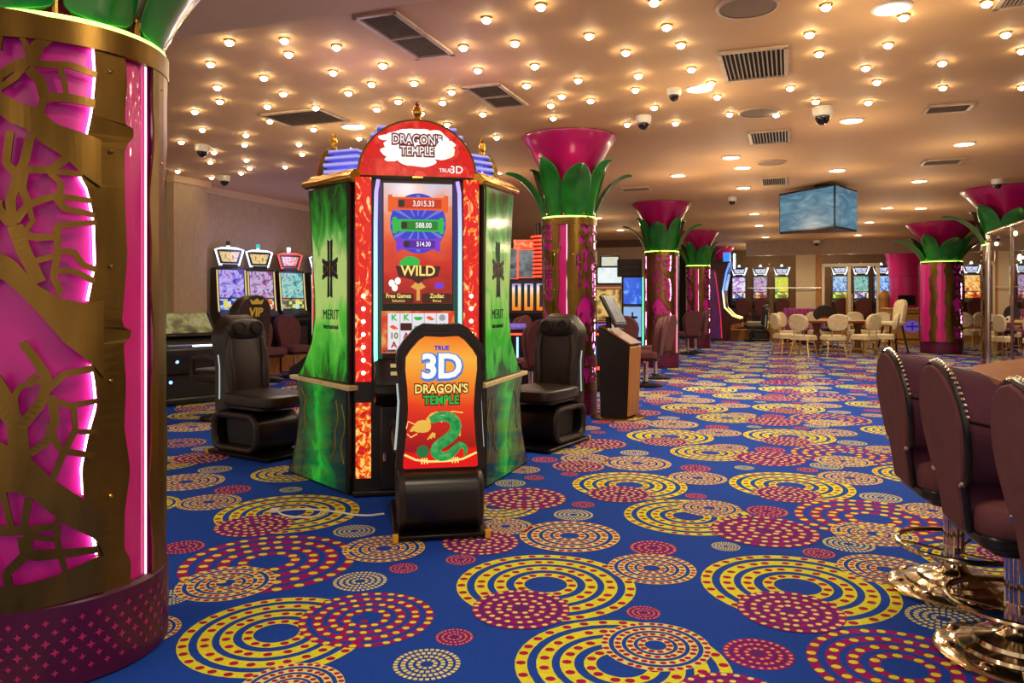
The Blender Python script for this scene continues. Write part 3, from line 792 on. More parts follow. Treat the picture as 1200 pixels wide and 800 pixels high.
def make_dragon_machine(label, loc, rz):
    """front in local -Y, front plane at y=0"""
    t = thing('slot_machine', label, 'slot machine', loc, rz)
    W = .425
    m = MB(); m.box((0, .2, 1.06), (2*W, .36, 2.12)); m.box((0, .18, .02), (2*W+.01, .42, .04)); m.build('cabinet', BLACK, t, bevel=.012)
    m = MB(); m.box((0, .2, 2.125), (2*W+.02, .38, .02)); m.build('ledge', BLACKM, t)
    # domed topper
    a = arc(.0, 2.135, .405, .39, 0, 180, 28)
    m = MB(); m.prism(a, .02, .07); m.build('topper', OLIVE, t)
    a2 = arc(.0, 2.14, .388, .37, 0, 180, 28)
    m = MB(); m.prism(a2, .008, .03); tp = m.build('topper_art', TOPBG, t)
    m = MB()
    for i_, (ex, ez, er, eh) in enumerate(((-.02,2.33,.24,.1), (-.12,2.39,.13,.075), (.1,2.4,.14,.07), (0,2.43,.12,.05), (.0,2.23,.15,.055), (.16,2.3,.14,.06), (-.17,2.29,.12,.055), (-.26,2.4,.05,.02), (.24,2.36,.06,.03), (-.21,2.23,.05,.018))):
        m.prism([(ex*.85+er*.85*cos(2*pi*k/28)*(1+.07*sin(5*2*pi*k/28+i_)), 2.34+(ez-2.34)*.85+eh*.85*sin(2*pi*k/28)*(1+.12*cos(4*2*pi*k/28+i_))) for k in range(28)], .0025+i_*.0004, .01)
    pts = [(-.25,2.24),(-.22,2.3),(-.27,2.36),(-.2,2.42),(-.12,2.46),(-.02,2.475),(.1,2.465),(.19,2.43),(.25,2.36),(.3,2.28),(.25,2.25),(.2,2.27),(.17,2.21),(.08,2.2),(.0,2.165),(-.07,2.2),(-.12,2.22),(-.18,2.21)]
    m.build('cloud_print', CLOUD, t, sharp=0)
    for s_, z, sz in (('DRAGON\'S', 2.378, .088), ('TEMPLE', 2.302, .088)):
        text(s_, sz, DRD, t, (-.005, -.001, z), bold=.011, sx=.78, space=.96)
        text(s_, sz, WHT, t, (-.005, -.006, z), bold=.0, sx=.78, space=.96)
    text('3D', .07, WHT, t, (.262, 0, 2.185), bold=.001)
    text('TRUE', .034, WHT, t, (.185, 0, 2.18), bold=.0005)
    m = MB(); m.box((0, .01, 2.13), (.07, .02, .012)); m.build('brand_plate', BRASSY, t)
    m = MB(); m.lathe([(.03, 0), (.03, .02), (.02, .03), (.032, .05), (.036, .07), (.026, .095), (.012, .105), (.02, .12), (.001, .14)], 16, c=(0, .06, 2.515)); m.build('finial', GOLD, t)
    # ribbed violet dome behind the topper
    m = MB()
    for i in range(7):
        z = 2.14+i*.052; q = sqrt(max(.05, 1-((i+.3)/7.4)**2)); q = (1-((i+.3)/7.6)**3)**(1/3.); w_ = .36*q
        m.box((0, .22, z+.02), (2*w_, .3*q+.04, .034))
    m.build('dome_rib', RIB, t, bevel=.008)
    m = MB()
    prof = [(.345*max(.03, 1-(i/8)**3)**(1/3.), 2.13+i*.048) for i in range(9)]
    m.lathe([(r*1.0, z) for r, z in prof], 20, M=Matrix.Translation((0, .22, 0)) @ Matrix.Diagonal((1.05, .54, 1, 1))); m.build('dome_glass', glass('violet_dome', (.75, .75, 1, 1), .25, .1), t)
    # lit side strips
    for s_ in (-1, 1):
        m = MB(); m.box((s_*.36, -.004, 1.44), (.105, .02, 1.36)); m.build('light_strip', REDP, t, bevel=.004)
        for k in range(7):
          m = MB(); m.ball((s_*.36, -.015, .82+k*.085), .014, 8)
          m.build('strip_bulb', em('strip_bulb', (1, .85, .6, 1), 6), t)
        m = MB(); m.box((s_*.36, -.004, .37), (.1, .02, .5)); m.build('coin_strip', COINP, t, bevel=.004)
        m = MB()
        zz = [2.1, 2.02, 1.8, 1.5, 1.2, .95, .82, .755, .745]
        xx = [.262, .276, .28, .28, .28, .28, .275, .25, .2]
        m.tube([(s_*x, -.045, z) for x, z in zip(xx, zz)], .013, 8); m.build('neon_tube', NEONB, t)
        m = MB(); m.box((s_*.252, -.036, 1.43), (.036, .01, 1.3)); m.build('neon_spill_border', art('neon_spill_border', [(0, S(0, 90, 60)), (.4, S(0, 80, 70)), (.7, S(10, 40, 140)), (1, S(60, 10, 110))], .6, 'ramp', axis='Z', lo=.8, hi=2.08), t)  # neon's spill on the bezel, put in as dim glowing strips
    m = MB(); m.box((0, -.02, 1.43), (.5, .03, 1.36)); m.build('bezel', BLACK, t, bevel=.01)
    # upper screen
    m = MB(); m.box((0, -.036, 1.68), (.455, .012, .80)); scr = m.build('upper_screen', SCREENBG, t)
    Y = -.0435
    m = MB(); m.prism(arc(0, 1.815, .185, .2, 0, 360, 32)[:-1], Y-.001, Y+.002); m.build('blue_wheel', BLUE, scr, sharp=0)
    m = MB()
    for k in range(12):
        a = 2*pi*k/12
        m.prism([(.05*cos(a-.06), 1.815+.05*sin(a-.06)), (.18*cos(a-.07), 1.815+.19*sin(a-.07)), (.18*cos(a+.07), 1.815+.19*sin(a+.07)), (.05*cos(a+.06), 1.815+.05*sin(a+.06))], Y-.003, Y-.001)
    m.build('wheel_ray', em('lit_periwinkle', S(120, 130, 220), .8), scr, sharp=0)
    for z, w_, h_, mt, mt2, s_ in ((1.945, .37, .085, ORG, em('lit_red_orange', S(206, 48, 10), .9), '3,015.33'), (1.80, .31, .08, GRN, em('lit_green_dark', S(8, 130, 40), .9), '588.00'), (1.675, .26, .07, VIO, em('lit_violet_dark', S(80, 20, 160), .9), '514.30')):
        m = MB(); m.prism(rrect(w_, h_, .01, 2, 0, z), Y-.006, Y-.002); m.prism(rrect(.03, h_*1.35, .008, 2, -w_/2, z), Y-.008, Y-.001); m.prism(rrect(.03, h_*1.35, .008, 2, w_/2, z), Y-.008, Y-.001)
        m.build('jackpot_banner', mt, scr)
        m = MB(); m.prism(rrect(w_*.78, h_*.72, .006, 2, .01, z), Y-.0075, Y-.005); m.build('banner_panel', mt2, scr)
        text(s_, h_*.62, WHT, scr, (.035, Y-.009, z), bold=.0005, sx=.8)
        m = MB(); m.prism(rrect(.04, h_*.55, .008, 2, -w_*.3, z), Y-.009, Y-.007); m.build('banner_icon', em('icon_dark', S(30, 40, 40), .6), scr)
    m = MB(); m.prism(arc(-.05, 1.53, .075, .065, 40, 320, 16), Y-.004, Y-.001); m.build('green_swirl', GRN, scr, sharp=0)
    m = MB(); m.prism([(-.15,1.53),(-.13,1.46),(-.04,1.44),(0,1.41),(.04,1.44),(.13,1.46),(.15,1.53)], Y-.005, Y-.001); m.build('title_shadow', DKB, scr)
    text('WILD', .095, YLW, scr, (0, Y-.006, 1.495), bold=.002, sx=.95)
    m = MB(); m.prism([(-.02,1.42),(-.05,1.39),(-.01,1.37),(-.012,1.3),(.012,1.3),(.01,1.37),(.05,1.39),(.02,1.42)], Y-.004, Y-.001); m.build('gold_key', em('lit_gold', S(236, 170, 80), .9), scr)
    for x, a_, b_ in ((-.13, 'Free Games', 'Selection'), (.125, 'Zodiac', 'Bonus')):
        m = MB(); m.prism(rrect(.2, .065, .01, 2, x, 1.315), Y-.004, Y-.001); m.build('caption_plate', DKB, scr)
        text(a_, .04, YLW, scr, (x, Y-.005, 1.33), bold=.0008, sx=.85); text(b_, .026, YLW, scr, (x, Y-.005, 1.298), sx=.9)
    for x, z in ((-.175, 1.415), (-.135, 1.43), (-.155, 1.385)):
        m = MB(); m.prism(arc(x, z, .02, .024, 0, 360, 14)[:-1], Y-.005, Y-.001); m.build('pearl', WHT, scr)
    m = MB(); m.prism(rrect(.06, .04, .01, 2, .14, 1.4), Y-.004, Y-.001); m.build('violet_lantern', VIO, scr)
    # lower screen with reels
    m = MB(); m.box((0, -.036, 1.09), (.485, .012, .28)); s2 = m.build('lower_screen', art('lower_background', [(0, S(150, 20, 10)), (.5, S(222, 60, 24)), (.7, S(240, 170, 90)), (1, S(120, 20, 60))], .9, 'noise', 12), t)
    m = MB(); m.box((0, Y-.001, 1.095), (.4, .004, .24)); m.build('reel_window', em('reel_white', S(236, 232, 240), .95), s2)
    m = MB()
    for i in range(1, 5): m.box((-.2+.08*i, Y-.004, 1.095), (.003, .002, .24))
    m.build('reel_gap', em('reel_gap', S(150, 140, 170), .6), s2)
    rng = random.Random(3)
    syms = [('K', GRN), ('A', em('lit_red', S(190, 20, 20), .9)), ('10', em('lit_olive', S(150, 140, 40), .8)), ('K', GRN), (None, GRN), (None, ORG), (None, CYN)]
    grid = [['K','K','o','f','r'], ['f','b','o','f','K'], ['10','A','o','10','A'], ['A','f','K','A','10']]
    cols = {'K': GRN, 'A': em('lit_red', S(190, 20, 20), .9), '10': em('lit_olive', S(150, 140, 40), .8)}
    for i, row in enumerate(grid):
        for j, g_ in enumerate(row):
            x, z = -.16+.08*j, 1.185-.06*i
            if g_ in cols: text(g_, .055, cols[g_], s2, (x, Y-.004, z), 'reel_symbol', bold=.002)
            else:
                m = MB()
                if g_ == 'o': m.prism(arc(x, z, .028, .018, 160, 380, 10), Y-.006, Y-.003)
                elif g_ == 'b': m.prism(rrect(.075, .05, .006, 2, x, z), Y-.006, Y-.003)
                elif g_ == 'f': m.prism([(x-.03,z),(x-.01,z+.014),(x+.01,z+.004),(x+.03,z-.014),(x,z-.018)], Y-.006, Y-.003)
                else: m.prism(arc(x, z, .022, .022, 0, 360, 10)[:-1], Y-.006, Y-.003)
                m.build('reel_symbol', {'o': GRN, 'b': DKB, 'f': ORG, 'r': em('lit_grey', S(170, 170, 180), .8)}[g_], s2, sharp=0)
    m = MB(); m.box((0, -.04, .965), (.46, .004, .02)); m.build('button_bar', art('button_bar', [(0, S(40, 40, 70)), (.5, S(150, 160, 200)), (1, S(200, 60, 40))], .8, 'cells', 40), t)
    # button deck
    m = MB(); m.prism([(-.02, .93), (-.19, .80), (-.27, .76), (-.28, .70), (-.2, .66), (-.02, .6)], -.29, .29, axis='X'); m.build('button_deck', BLACKM, t, bevel=.012)
    m = MB()
    for i in range(5):
        for j in range(2): m.box((-.16+.08*i, -.10-.06*j, .872-.046*j), (.05, .03, .012), rx=radians(37))
    m.build('play_button', em('play_button', S(230, 200, 130), .6), t, bevel=.004)
    m = MB(); m.box((-.2, -.02, .86), (.06, .02, .1)); m.build('bill_slot', DARKGREY, t)
    m = MB(); m.box((0, -.02, .32), (.5, .03, .56)); m.build('lower_door', pm('lower_door', S(34, 30, 28), .3), t, bevel=.012)
    m = MB(); m.lathe([(.06, 0), (.06, .012), (.045, .02), (.02, .02)], 20, M=Matrix.Translation((-.13, -.035, .46)) @ Matrix.Rotation(pi/2, 4, 'X')); m.build('speaker', BLACKM, t)
    m = MB(); m.cyl((-.22, -.05, .24), .012, .05, 10); m.build('lock', CHROME, t)
    return t
fp = C0+n1*.83
sm = make_dragon_machine("red domed 3D dragon game machine with lit screens facing the viewer", (fp.x, fp.y, 0), front_rz(n1.x, n1.y))
def rot2(v, deg): a = radians(deg); return Vector((v.x*cos(a)-v.y*sin(a), v.x*sin(a)+v.y*cos(a)))
nl, nr = rot2(n1, -120), rot2(n1, 120)
sm['group'] = 'dragon game machines of the island'
q = C0+nl*.76; dup(sm, (q.x, q.y, 0), front_rz(nl.x, nl.y), 'machine behind the left green panel, its violet ribbed dome showing above the gold cap').scale = (.47, 1, 1)
q = C0+nr*.76; dup(sm, (q.x, q.y, 0), front_rz(nr.x, nr.y), 'machine behind the right green panel, only its violet ribbed dome showing').scale = (.47, 1, 1)
# the green corner panels
def make_corner_panel(label, loc, rz, sg=1):
    """front in local -Y; x runs 0..1 from the front machine outwards"""
    t = thing('corner_panel', label, 'panel', loc, rz)
    z_s = [0, .1, .27, .53, .72]; s_s = [.99, .93, .85, .79, .86]
    z_u = [.74, .8, .87, 1.0, 1.19, 1.4, 1.62, 1.85, 2.1]; s_u = [.83, .76, .70, .60, .55, .56, .585, .61, .65]
    def pan(zs_, ss, inset, y0, y1, mt, nm, par, bev=0):
        a = [(.035+inset, zs_[0]+inset*.4), (.035+inset, zs_[-1]-inset*.4)] + [(s_-inset, min(max(z, zs_[0]+inset*.4), zs_[-1]-inset*.4)) for z, s_ in list(zip(zs_, ss))[::-1]]
        m = MB(); m.prism(a, y0, y1); return m.build(nm, mt, par, bevel=bev, sharp=30)
    pan(z_s, s_s, 0, 0, .06, BLACK, 'lower_frame', t, .006)
    lo = pan(z_s, s_s, .035, -.006, .02, green_low(sg), 'lower_print', t)
    pan(z_u, s_u, 0, 0, .06, BLACK, 'upper_frame', t, .006)
    up = pan(z_u, s_u, .03, -.006, .02, GREENP, 'upper_print', t)
    m = MB(); m.prism([(-.005, .70), (.9, .715), (.9, .745), (-.005, .735)], -.03, .05); m.build('cream_rail', pm('cream_rail', S(226, 206, 150), .35), t, bevel=.006)
    # gold swirls on the lower print
    for pts in ([(.62,.62),(.7,.5),(.66,.4),(.72,.32)], [(.12,.6),(.06,.45),(.14,.32),(.09,.2)], [(.2,.62),(.16,.5),(.22,.4),(.2,.3),(.26,.22)], [(.74,.66),(.66,.58),(.7,.5)]):
        m = MB(); m.tube([(x, -.008, z) for x, z in smooth(pts)], .005, 5)
        m.build('gold_scroll', pm('scroll_gold', S(150, 128, 44), .4), lo)
    # cap
    m = MB()
    def prof(y, d): return [(-.02-d*.2, y), (.66+d, y)]
    rings = []
    for z, d, e in ((2.085, .0, 0), (2.1, .03, .025), (2.12, .04, .035), (2.135, .03, .025), (2.155, .0, .0), (2.175, -.05, -.01)):
        rings.append([Vector((-.02, -e, z)), Vector((.665+d, -e, z+.02)), Vector((.665+d, .1+e, z+.02)), Vector((-.02, .1+e, z))])
    m.loft(rings); m.build('gold_cap', GOLD, t, bevel=.01)
    # navy emblem and words
    cx, cz = .29, 1.52
    m = MB()
    for sx in (-1, 1):
        m.prism([(cx+sx*.008, cz+.19), (cx+sx*.034, cz+.20), (cx+sx*.028, cz+.02), (cx+sx*.028, cz-.02), (cx+sx*.034, cz-.2), (cx+sx*.008, cz-.19), (cx+sx*.012, cz)], -.012, -.004)
        m.prism([(cx+sx*.04, cz+.012), (cx+sx*.11, cz+.045), (cx+sx*.11, cz+.075), (cx+sx*.034, cz+.045)], -.012, -.004)
        m.prism([(cx+sx*.04, cz-.012), (cx+sx*.11, cz-.045), (cx+sx*.11, cz-.075), (cx+sx*.034, cz-.045)], -.012, -.004)
        m.prism([(cx+sx*.045, cz+.008), (cx+sx*.1, cz+.028), (cx+sx*.1, cz-.028), (cx+sx*.045, cz-.008)], -.012, -.004)
    m.build('emblem', NAVY, up, sharp=0)
    m = MB(); m.box((cx, -.007, cz), (.2, .003, .11)); m.build('emblem_ground', pm('emblem_gold', S(150, 140, 60), .4), up)
    if sg < 0:
        for o in [c for k in kids(t) for c in [k]+kids(k)]:
            o.data.transform(Matrix.Diagonal((-1, 1, 1, 1))); o.data.flip_normals()
    text('MERIT', .098, NAVY, up, (sg*(cx-.01), -.008, 1.2), sx=.82, space=1.08); text('International', .05, NAVY, up, (sg*(cx-.01), -.008, 1.12), sx=.85)
    return t
inL = FR-t1*.437; dL = rot2(-t1, 60)   # panel directions
dL = Vector((-t1.x*.5-n1.x*.866, -t1.y*.5-n1.y*.866)); dR = Vector((t1.x*.5-n1.x*.866, t1.y*.5-n1.y*.866))
inR = FR+t1*.437
make_corner_panel('green backlit wing panel with navy cross emblem, left of the red dragon machine', (inL.x, inL.y, 0), atan2(-dL.y, -dL.x), -1)
make_corner_panel('green backlit wing panel with navy cross emblem, right of the red dragon machine', (inR.x, inR.y, 0), atan2(dR.y, dR.x), 1)
# ------------------------------------------------------------------ leather game chairs
CHAIRART = art('chair_picture', [(0, S(224, 6, 12)), (.14, S(226, 10, 10)), (.17, S(150, 8, 10)), (.34, S(206, 30, 14)), (.46, S(232, 60, 14)), (.62, S(244, 130, 20)), (.8, S(250, 176, 60)), (.92, S(246, 140, 30)), (1, S(232, 84, 10))], 1.0, 'ramp', 4, axis='Z', lo=.36, hi=1.14, warp=.12, detail=5, distort=.5, rough=.15)
def mirror(p): return p+[(-x, z) for x, z in p[::-1]]
def make_game_chair(label, loc, rz, picture=True):
    """sitter looks along +Y; the back's picture faces -Y"""
    t = thing('game_chair', label, 'chair', loc, rz)
    m = MB(); m.prism(rrect(.52, .8, .03, 3, 0, .05), .012, .034, axis='Z'); m.build('base_plate', BLACKM, t, bevel=.006)
    for s_ in (-1, 1):
        m = MB(); m.box((s_*.25, -.335, .022), (.03, .03, .044))
        m.build('corner_cap', pm('yellow_cap', S(222, 170, 30), .4), t, bevel=.003)
    # rolled pedestal : rounded loop in side view
    side = rrect(.6, .33, .11, 6, -.03, .2); inn = rrect(.49, .22, .07, 6, -.03, .2)
    m = MB(); m.loft([[Vector((x, y, z)) for y, z in lst] for x, lst in ((-.21, side), (.21, side), (.21, inn), (-.21, inn), (-.21, side))], cap=False); m.build('pedestal', pm('pedestal_black', S(20, 17, 16), .3), t, bevel=.008)
    m = MB(); m.prism([(-.2, .085), (.16, .085), (.2, .32), (-.24, .32)], -.15, .15, axis='X'); m.build('pedestal_core', pm('recess_shade_black', S(12, 11, 11), .5), t, bevel=.01)  # core coloured darker for the shade inside the loop
    for s_ in (-1, 1):
        m = MB(); m.tube([(s_*.205, y, z) for y, z in rrect(.55, .28, .09, 6, -.03, .2)], .03, 8, closed=True); m.build('side_loop', LEATHER, t)
    # seat
    m = MB(); m.cush((0, .12, .475), (.52, .66, .12), .4, 24); m.build('seat', LEATHER, t)
    m = MB(); m.prism(rrect(.44, .5, .05, 3, 0, .08), .395, .44, axis='Z'); m.build('seat_pan', BLACK, t, bevel=.008)
    # back
    half = [(.0, 1.17), (.10, 1.175), (.145, 1.15), (.205, 1.085), (.238, 1.035), (.248, .98), (.235, .86), (.225, .74), (.232, .6), (.243, .45), (.245, .37), (.2, .345)]
    out = half + [(-x, z) for x, z in half[::-1] if x > 0]
    def lean(z): return -.2-.09*(z-.36)
    M0 = [Vector((x, lean(z)-.04, z)) for x, z in out]
    M1 = [Vector((x*1.0, lean(z)+.02, z)) for x, z in out]
    M2 = [Vector((x*.93, lean(z)+.085, .76+(z-.76)*.95)) for x, z in out]
    M3 = [Vector((x*.82, lean(z)+.105, .76+(z-.76)*.86)) for x, z in out]
    m = MB(); m.loft([M0, M1, M2, M3]); m.build('backrest', LEATHER, t, bevel=.012)
    def wedge(x0, x1, z0_, z1_, fy, th):
        return
    # side bolsters and middle panel of the front
    for s_ in (-1, 1):
        m = MB(); m.tube([(s_*x, lean(z)+.1, z) for x, z in ((.16, .98), (.185, .85), (.175, .7), (.17, .58), (.18, .48))], [.02, .035, .04, .04, .02], 10); m.build('bolster', LEATHER, t)
    m = MB(); m.cush((0, lean(1.06)+.09, 1.05), (.38, .085, .18), .7, 20); hd = m.build('headrest', LEATHER, t)
    for s_ in (-1, 1):
        Mx = Matrix.Translation((s_*.085, lean(1.06)+.14, 1.065)) @ Matrix.Rotation(-pi/2, 4, 'X')
        m = MB(); m.lathe([(.06, -.01), (.06, .006), (.05, .012), (.045, .002), (.001, .006)], 20, M=Mx); m.build('speaker', pm('speaker_black', S(24, 20, 18), .5), hd)
    # edge tube lights down the sides
    for s_ in (-1, 1):
        m = MB(); m.tube([(s_*(x+.004), lean(z)+.03, z) for x, z in ((.233, .84), (.226, .74), (.234, .6), (.244, .47))], .006, 6); m.build('edge_light', em('edge_light_white', (.85, 1, .95, 1), .5), t)
    if picture:
        ph = [(.0, 1.10), (.09, 1.105), (.122, 1.085), (.17, 1.03), (.194, .99), (.196, .92), (.185, .82), (.18, .7), (.19, .56), (.205, .42), (.207, .385), (.2, .375)]
        po = ph + [(-x, z) for x, z in ph[::-1] if x > 0]
        m = MB()
        A = [Vector((x*1.0, lean(z)-.05, z)) for x, z in po]; B = [Vector((x, lean(z)-.03, z)) for x, z in po]
        m.loft([A, B]); pic = m.build('picture_panel', CHAIRART, t, sharp=30)
        tilt = atan2(-.09, 1)
        def Y(z): return lean(z)-.053
        R = (pi/2+.09, 0, 0)
        text('TRUE', .034, BLUE, pic, (0, Y(1.04), 1.04), rot=R, bold=.0015)
        text('3D', .185, em('lit_sky_blue', S(60, 130, 226), .9), pic, (.003, Y(.935)+.001, .93), rot=R, bold=.016, sx=1.0, space=.9)
        text('3D', .185, WHT, pic, (0, Y(.935)-.005, .935), rot=R, bold=.006, sx=1.0, space=.95)
        text("DRAGON'S", .068, DKB, pic, (0, Y(.8)+.001, .815), rot=R, bold=.008, sx=.86)
        text("DRAGON'S", .068, YLW, pic, (0, Y(.8)-.004, .815), rot=R, bold=.0015, sx=.86)
        text('TEMPLE', .068, DKB, pic, (0, Y(.725)+.001, .752), rot=R, bold=.008, sx=.86)
        text('TEMPLE', .068, GRN, pic, (0, Y(.725)-.004, .752), rot=R, bold=.0015, sx=.86)
        # green serpent
        body = [(-.06,.645),(-.01,.665),(.05,.66),(.085,.62),(.075,.57),(.03,.53),(-.02,.5),(-.035,.465),(-.01,.44),(.04,.44),(.075,.47),(.1,.5),(.13,.495),(.14,.465),(.128,.43)]
        m = MB(); bs_ = smooth(body, 1); rr_ = [.024,.028,.03,.032,.032,.032,.03,.029,.027,.025,.023,.02,.015,.01,.004]; m.tube([(x, Y(z), z) for x, z in bs_], [rr_[min(14, int(i/len(bs_)*15))] for i in range(len(bs_))], 10); m.build('serpent', art('serpent_green', [(0, S(6, 90, 40)), (.5, S(30, 170, 80)), (1, S(110, 220, 130))], .75, 'noise', 30), pic)
        m = MB(); m.tube([(x, Y(z)+.02, z) for x, z in bs_], [rr_[min(14, int(i/len(bs_)*15))]+.004 for i in range(len(bs_))], 8); m.build('serpent_outline', DKB, pic)
        m = MB(); m.tube([(x, Y(z)-.012, z) for x, z in ((.0,.652),(.04,.645),(.062,.61),(.055,.575),(.015,.545),(-.03,.51),(-.048,.465),(-.012,.425))], .005, 6); m.build('serpent_belly', YLW, pic)
        m = MB(); m.cush((-.1, Y(.61), .61), (.09, .02, .07), .8, 12); m.tube([(-.12, Y(.6), .595), (-.15, Y(.6), .60), (-.17, Y(.6), .585)], [.02, .015, .004], 6)
        m.tube([(-.07, Y(.63), .64), (-.05, Y(.66), .672), (-.02, Y(.67), .69)], [.018, .012, .003], 6)
        for x0, z0_ in ((-.04, .57), (.1, .575)): 
            for k in (-1, 0, 1): m.tube([(x0, Y(z0_), z0_), (x0-.015+.02*k, Y(z0_), z0_-.03+.004*k)], [.01, .003], 5)
        m.build('serpent_head', em('serpent_gold', S(244, 190, 70), .9), pic)
        m = MB()
        for pts in ([(-.14,.62),(-.18,.64),(-.19,.6)], [(-.13,.57),(-.165,.55),(-.185,.57)], [(.0,.63),(.06,.69),(.12,.68)]): m.tube([(x, Y(z), z) for x, z in pts], .003, 5)
        m.build('whisker', YLW, pic)
        m = MB(); m.prism(arc(-.1, .47, .034, .034, 0, 360, 20)[:-1], -.005, .005, M=Matrix.Translation((0, Y(.47), 0))); m.build('green_pearl', em('pearl_green', S(20, 120, 60), .8), pic, sharp=0)
        m = MB(); m.tube([(x, Y(z), z) for x, z in ((-.2,.455),(-.14,.425),(-.06,.412),(.04,.412),(.12,.42),(.2,.455))], .006, 6)
        for x0 in (-.09, .08): 
            for k in (-1, 0, 1): m.tube([(x0+.012*k, Y(.42), .432), (x0+.016*k, Y(.4), .4)], .004, 5)
        m.build('gold_branch', YLW, pic)
        m = MB(); m.tube([(x*1.16, lean(z)-.035, z*1.0+(.02 if z > 1.05 else 0)) for x, z in ph[:6]] , .012, 6); m.tube([(-x*1.16, lean(z)-.035, z*1.0+(.02 if z > 1.05 else 0)) for x, z in ph[:6]], .012, 6)
        m.build('back_rim', BLACK, t)
    return t
gc = make_game_chair('black game chair with lit orange dragon picture on its back, front centre', (-.44, 4.5, 0), face_rz(-n1.x, -n1.y))
GG = 'black leather game chairs round the island'; gc['group'] = GG
q = C0+nl*1.46; dup(gc, (q.x-.02, q.y+.1, 0), face_rz(-nl.x, -nl.y)-.25, 'black leather game chair left of the green panel, seat turned to the right', GG)
q = C0+nr*1.5; dup(gc, (q.x-.03, q.y+.05, 0), face_rz(-nr.x, -nr.y)+.32, 'black leather game chair right of the green panel, before the brass-striped column', GG)
# ------------------------------------------------------------------ plum bar stools along the counter
def make_stool(label, loc, rz):
    t = thing('bar_stool', label, 'stool', loc, rz)
    CG = pm('champagne_chrome', S(208, 192, 160), .12, 1.0, var=.05)
    m = MB(); m.lathe([(.275, 0), (.275, .012), (.262, .022), (.2, .034), (.195, .046), (.15, .056), (.145, .07), (.09, .08), (.06, .095), (.045, .12)], 40)
    for k in range(8): m.ball((.228*cos(k*pi/4), .228*sin(k*pi/4), .026), .028, 8, sz=.5)
    m.build('base', CG, t)
    m = MB(); m.cyl((0, 0, .1), .036, .31, 20); m.cyl((0, 0, .17), .045, .03, 20)
    for k in range(12): m.cyl((.036*cos(k*pi/6), .036*sin(k*pi/6), .1), .007, .31, 6)
    m.build('column', CHROME, t)
    m = MB(); m.tube([(.25*cos(2*pi*k/36), .25*sin(2*pi*k/36)+.02, .2) for k in range(36)], .012, 8, closed=True); rg = m.build('foot_ring', CG, t)
    m = MB()
    for k in range(3):
        a = 2*pi*k/3+.4; m.tube([(.03*cos(a), .03*sin(a), .17), (.25*cos(a), .25*sin(a)+.02, .2)], .007, 6)
    m.build('spoke', CG, rg)
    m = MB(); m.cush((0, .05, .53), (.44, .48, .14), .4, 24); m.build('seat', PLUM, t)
    m = MB(); m.prism(rrect(.40, .42, .06, 4, 0, .03), .435, .485, axis='Z'); m.prism(rrect(.3, .3, .05, 4, 0, .02), .40, .44, axis='Z'); m.build('seat_pan', BLACK, t, bevel=.012)
    half = [(0, 1.065), (.065, 1.055), (.12, 1.03), (.165, .99), (.197, .94), (.214, .885), (.217, .84), (.207, .78), (.186, .72), (.168, .675), (.15, .657), (.128, .652), (.122, .645), (.116, .56), (.11, .48)]
    out = half + [(-x, z) for x, z in half[::-1] if x > 0]
    def ly(z): return -.21-.13*(z-.5)
    r0 = [Vector((x*.97, ly(z)-.0, z)) for x, z in out]
    r0b = [Vector((x*1.0, ly(z)+.012, z)) for x, z in out]
    def fr(z): return .62+(z-.62)*.84 if z > .62 else z
    r1 = [Vector((x*1.0, ly(z)+.16, .62+(z-.62)*.93 if z > .62 else z)) for x, z in out]
    r2 = [Vector((x*.97, ly(z)+.33 if abs(x) > .1 and z > .62 else ly(z)+.16, fr(z))) for x, z in out]
    r3 = [Vector((x*.78, ly(z)+.32 if abs(x) > .1 and z > .62 else ly(z)+.15, fr(z)-.01)) for x, z in out]
    r4 = [Vector((x*.66, ly(z)+.11, fr(z)-.05)) for x, z in out]
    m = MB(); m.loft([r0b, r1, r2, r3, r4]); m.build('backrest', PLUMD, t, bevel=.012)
    rb = [Vector((x*.96, ly(z)-.012, .7+(z-.7)*.985)) for x, z in out]
    m = MB(); m.loft([rb, r0b]); bp = m.build('back_panel', PLUM, t, bevel=.006)
    m = MB(); m.tube([(x*1.02, ly(z)+.008, z+.004) for x, z in out], .012, 8); m.build('piping', BLACK, bp)
    m = MB()
    for sx in (1, -1):
        for i in range(15):
            k = i/14*5; a, b = half[int(k)], half[min(int(k)+1, 14)]; f_ = k-int(k)
            x, z = a[0]+(b[0]-a[0])*f_, a[1]+(b[1]-a[1])*f_
            if i == 0 and sx < 0: continue
            m.ball((sx*x*1.03, ly(z)+.014, z+.014), .0095, 8)
    m.build('stud_row', CHROME, bp)
    for sx in (1, -1):
        m = MB(); m.ball((sx*.14, ly(.65)-.005, .652), .013, 8); m.build('corner_stud', CHROME, bp)
    for sx in (1, -1):
        m = MB(); m.tube([(sx*.216, ly(.87)+.02, .885), (sx*.216, ly(.9)+.14, .86), (sx*.212, ly(.9)+.32, .845)], .004, 5); m.build('seam', BLACK, t)
    return t
stA = make_stool('plum bar stool furthest along the counter, its chrome base and foot ring in view', (1.99, 3.46, 0), face_rz(.98, -.2))
GS = 'plum bar stools at the counter'; stA['group'] = GS
dup(stA, (1.845, 2.80, 0), face_rz(.98, -.2), 'middle plum bar stool of the three along the wooden counter', GS)
dup(stA, (1.70, 2.12, 0), face_rz(.97, -.24), 'plum bar stool nearest the viewer, cut by the right edge', GS)
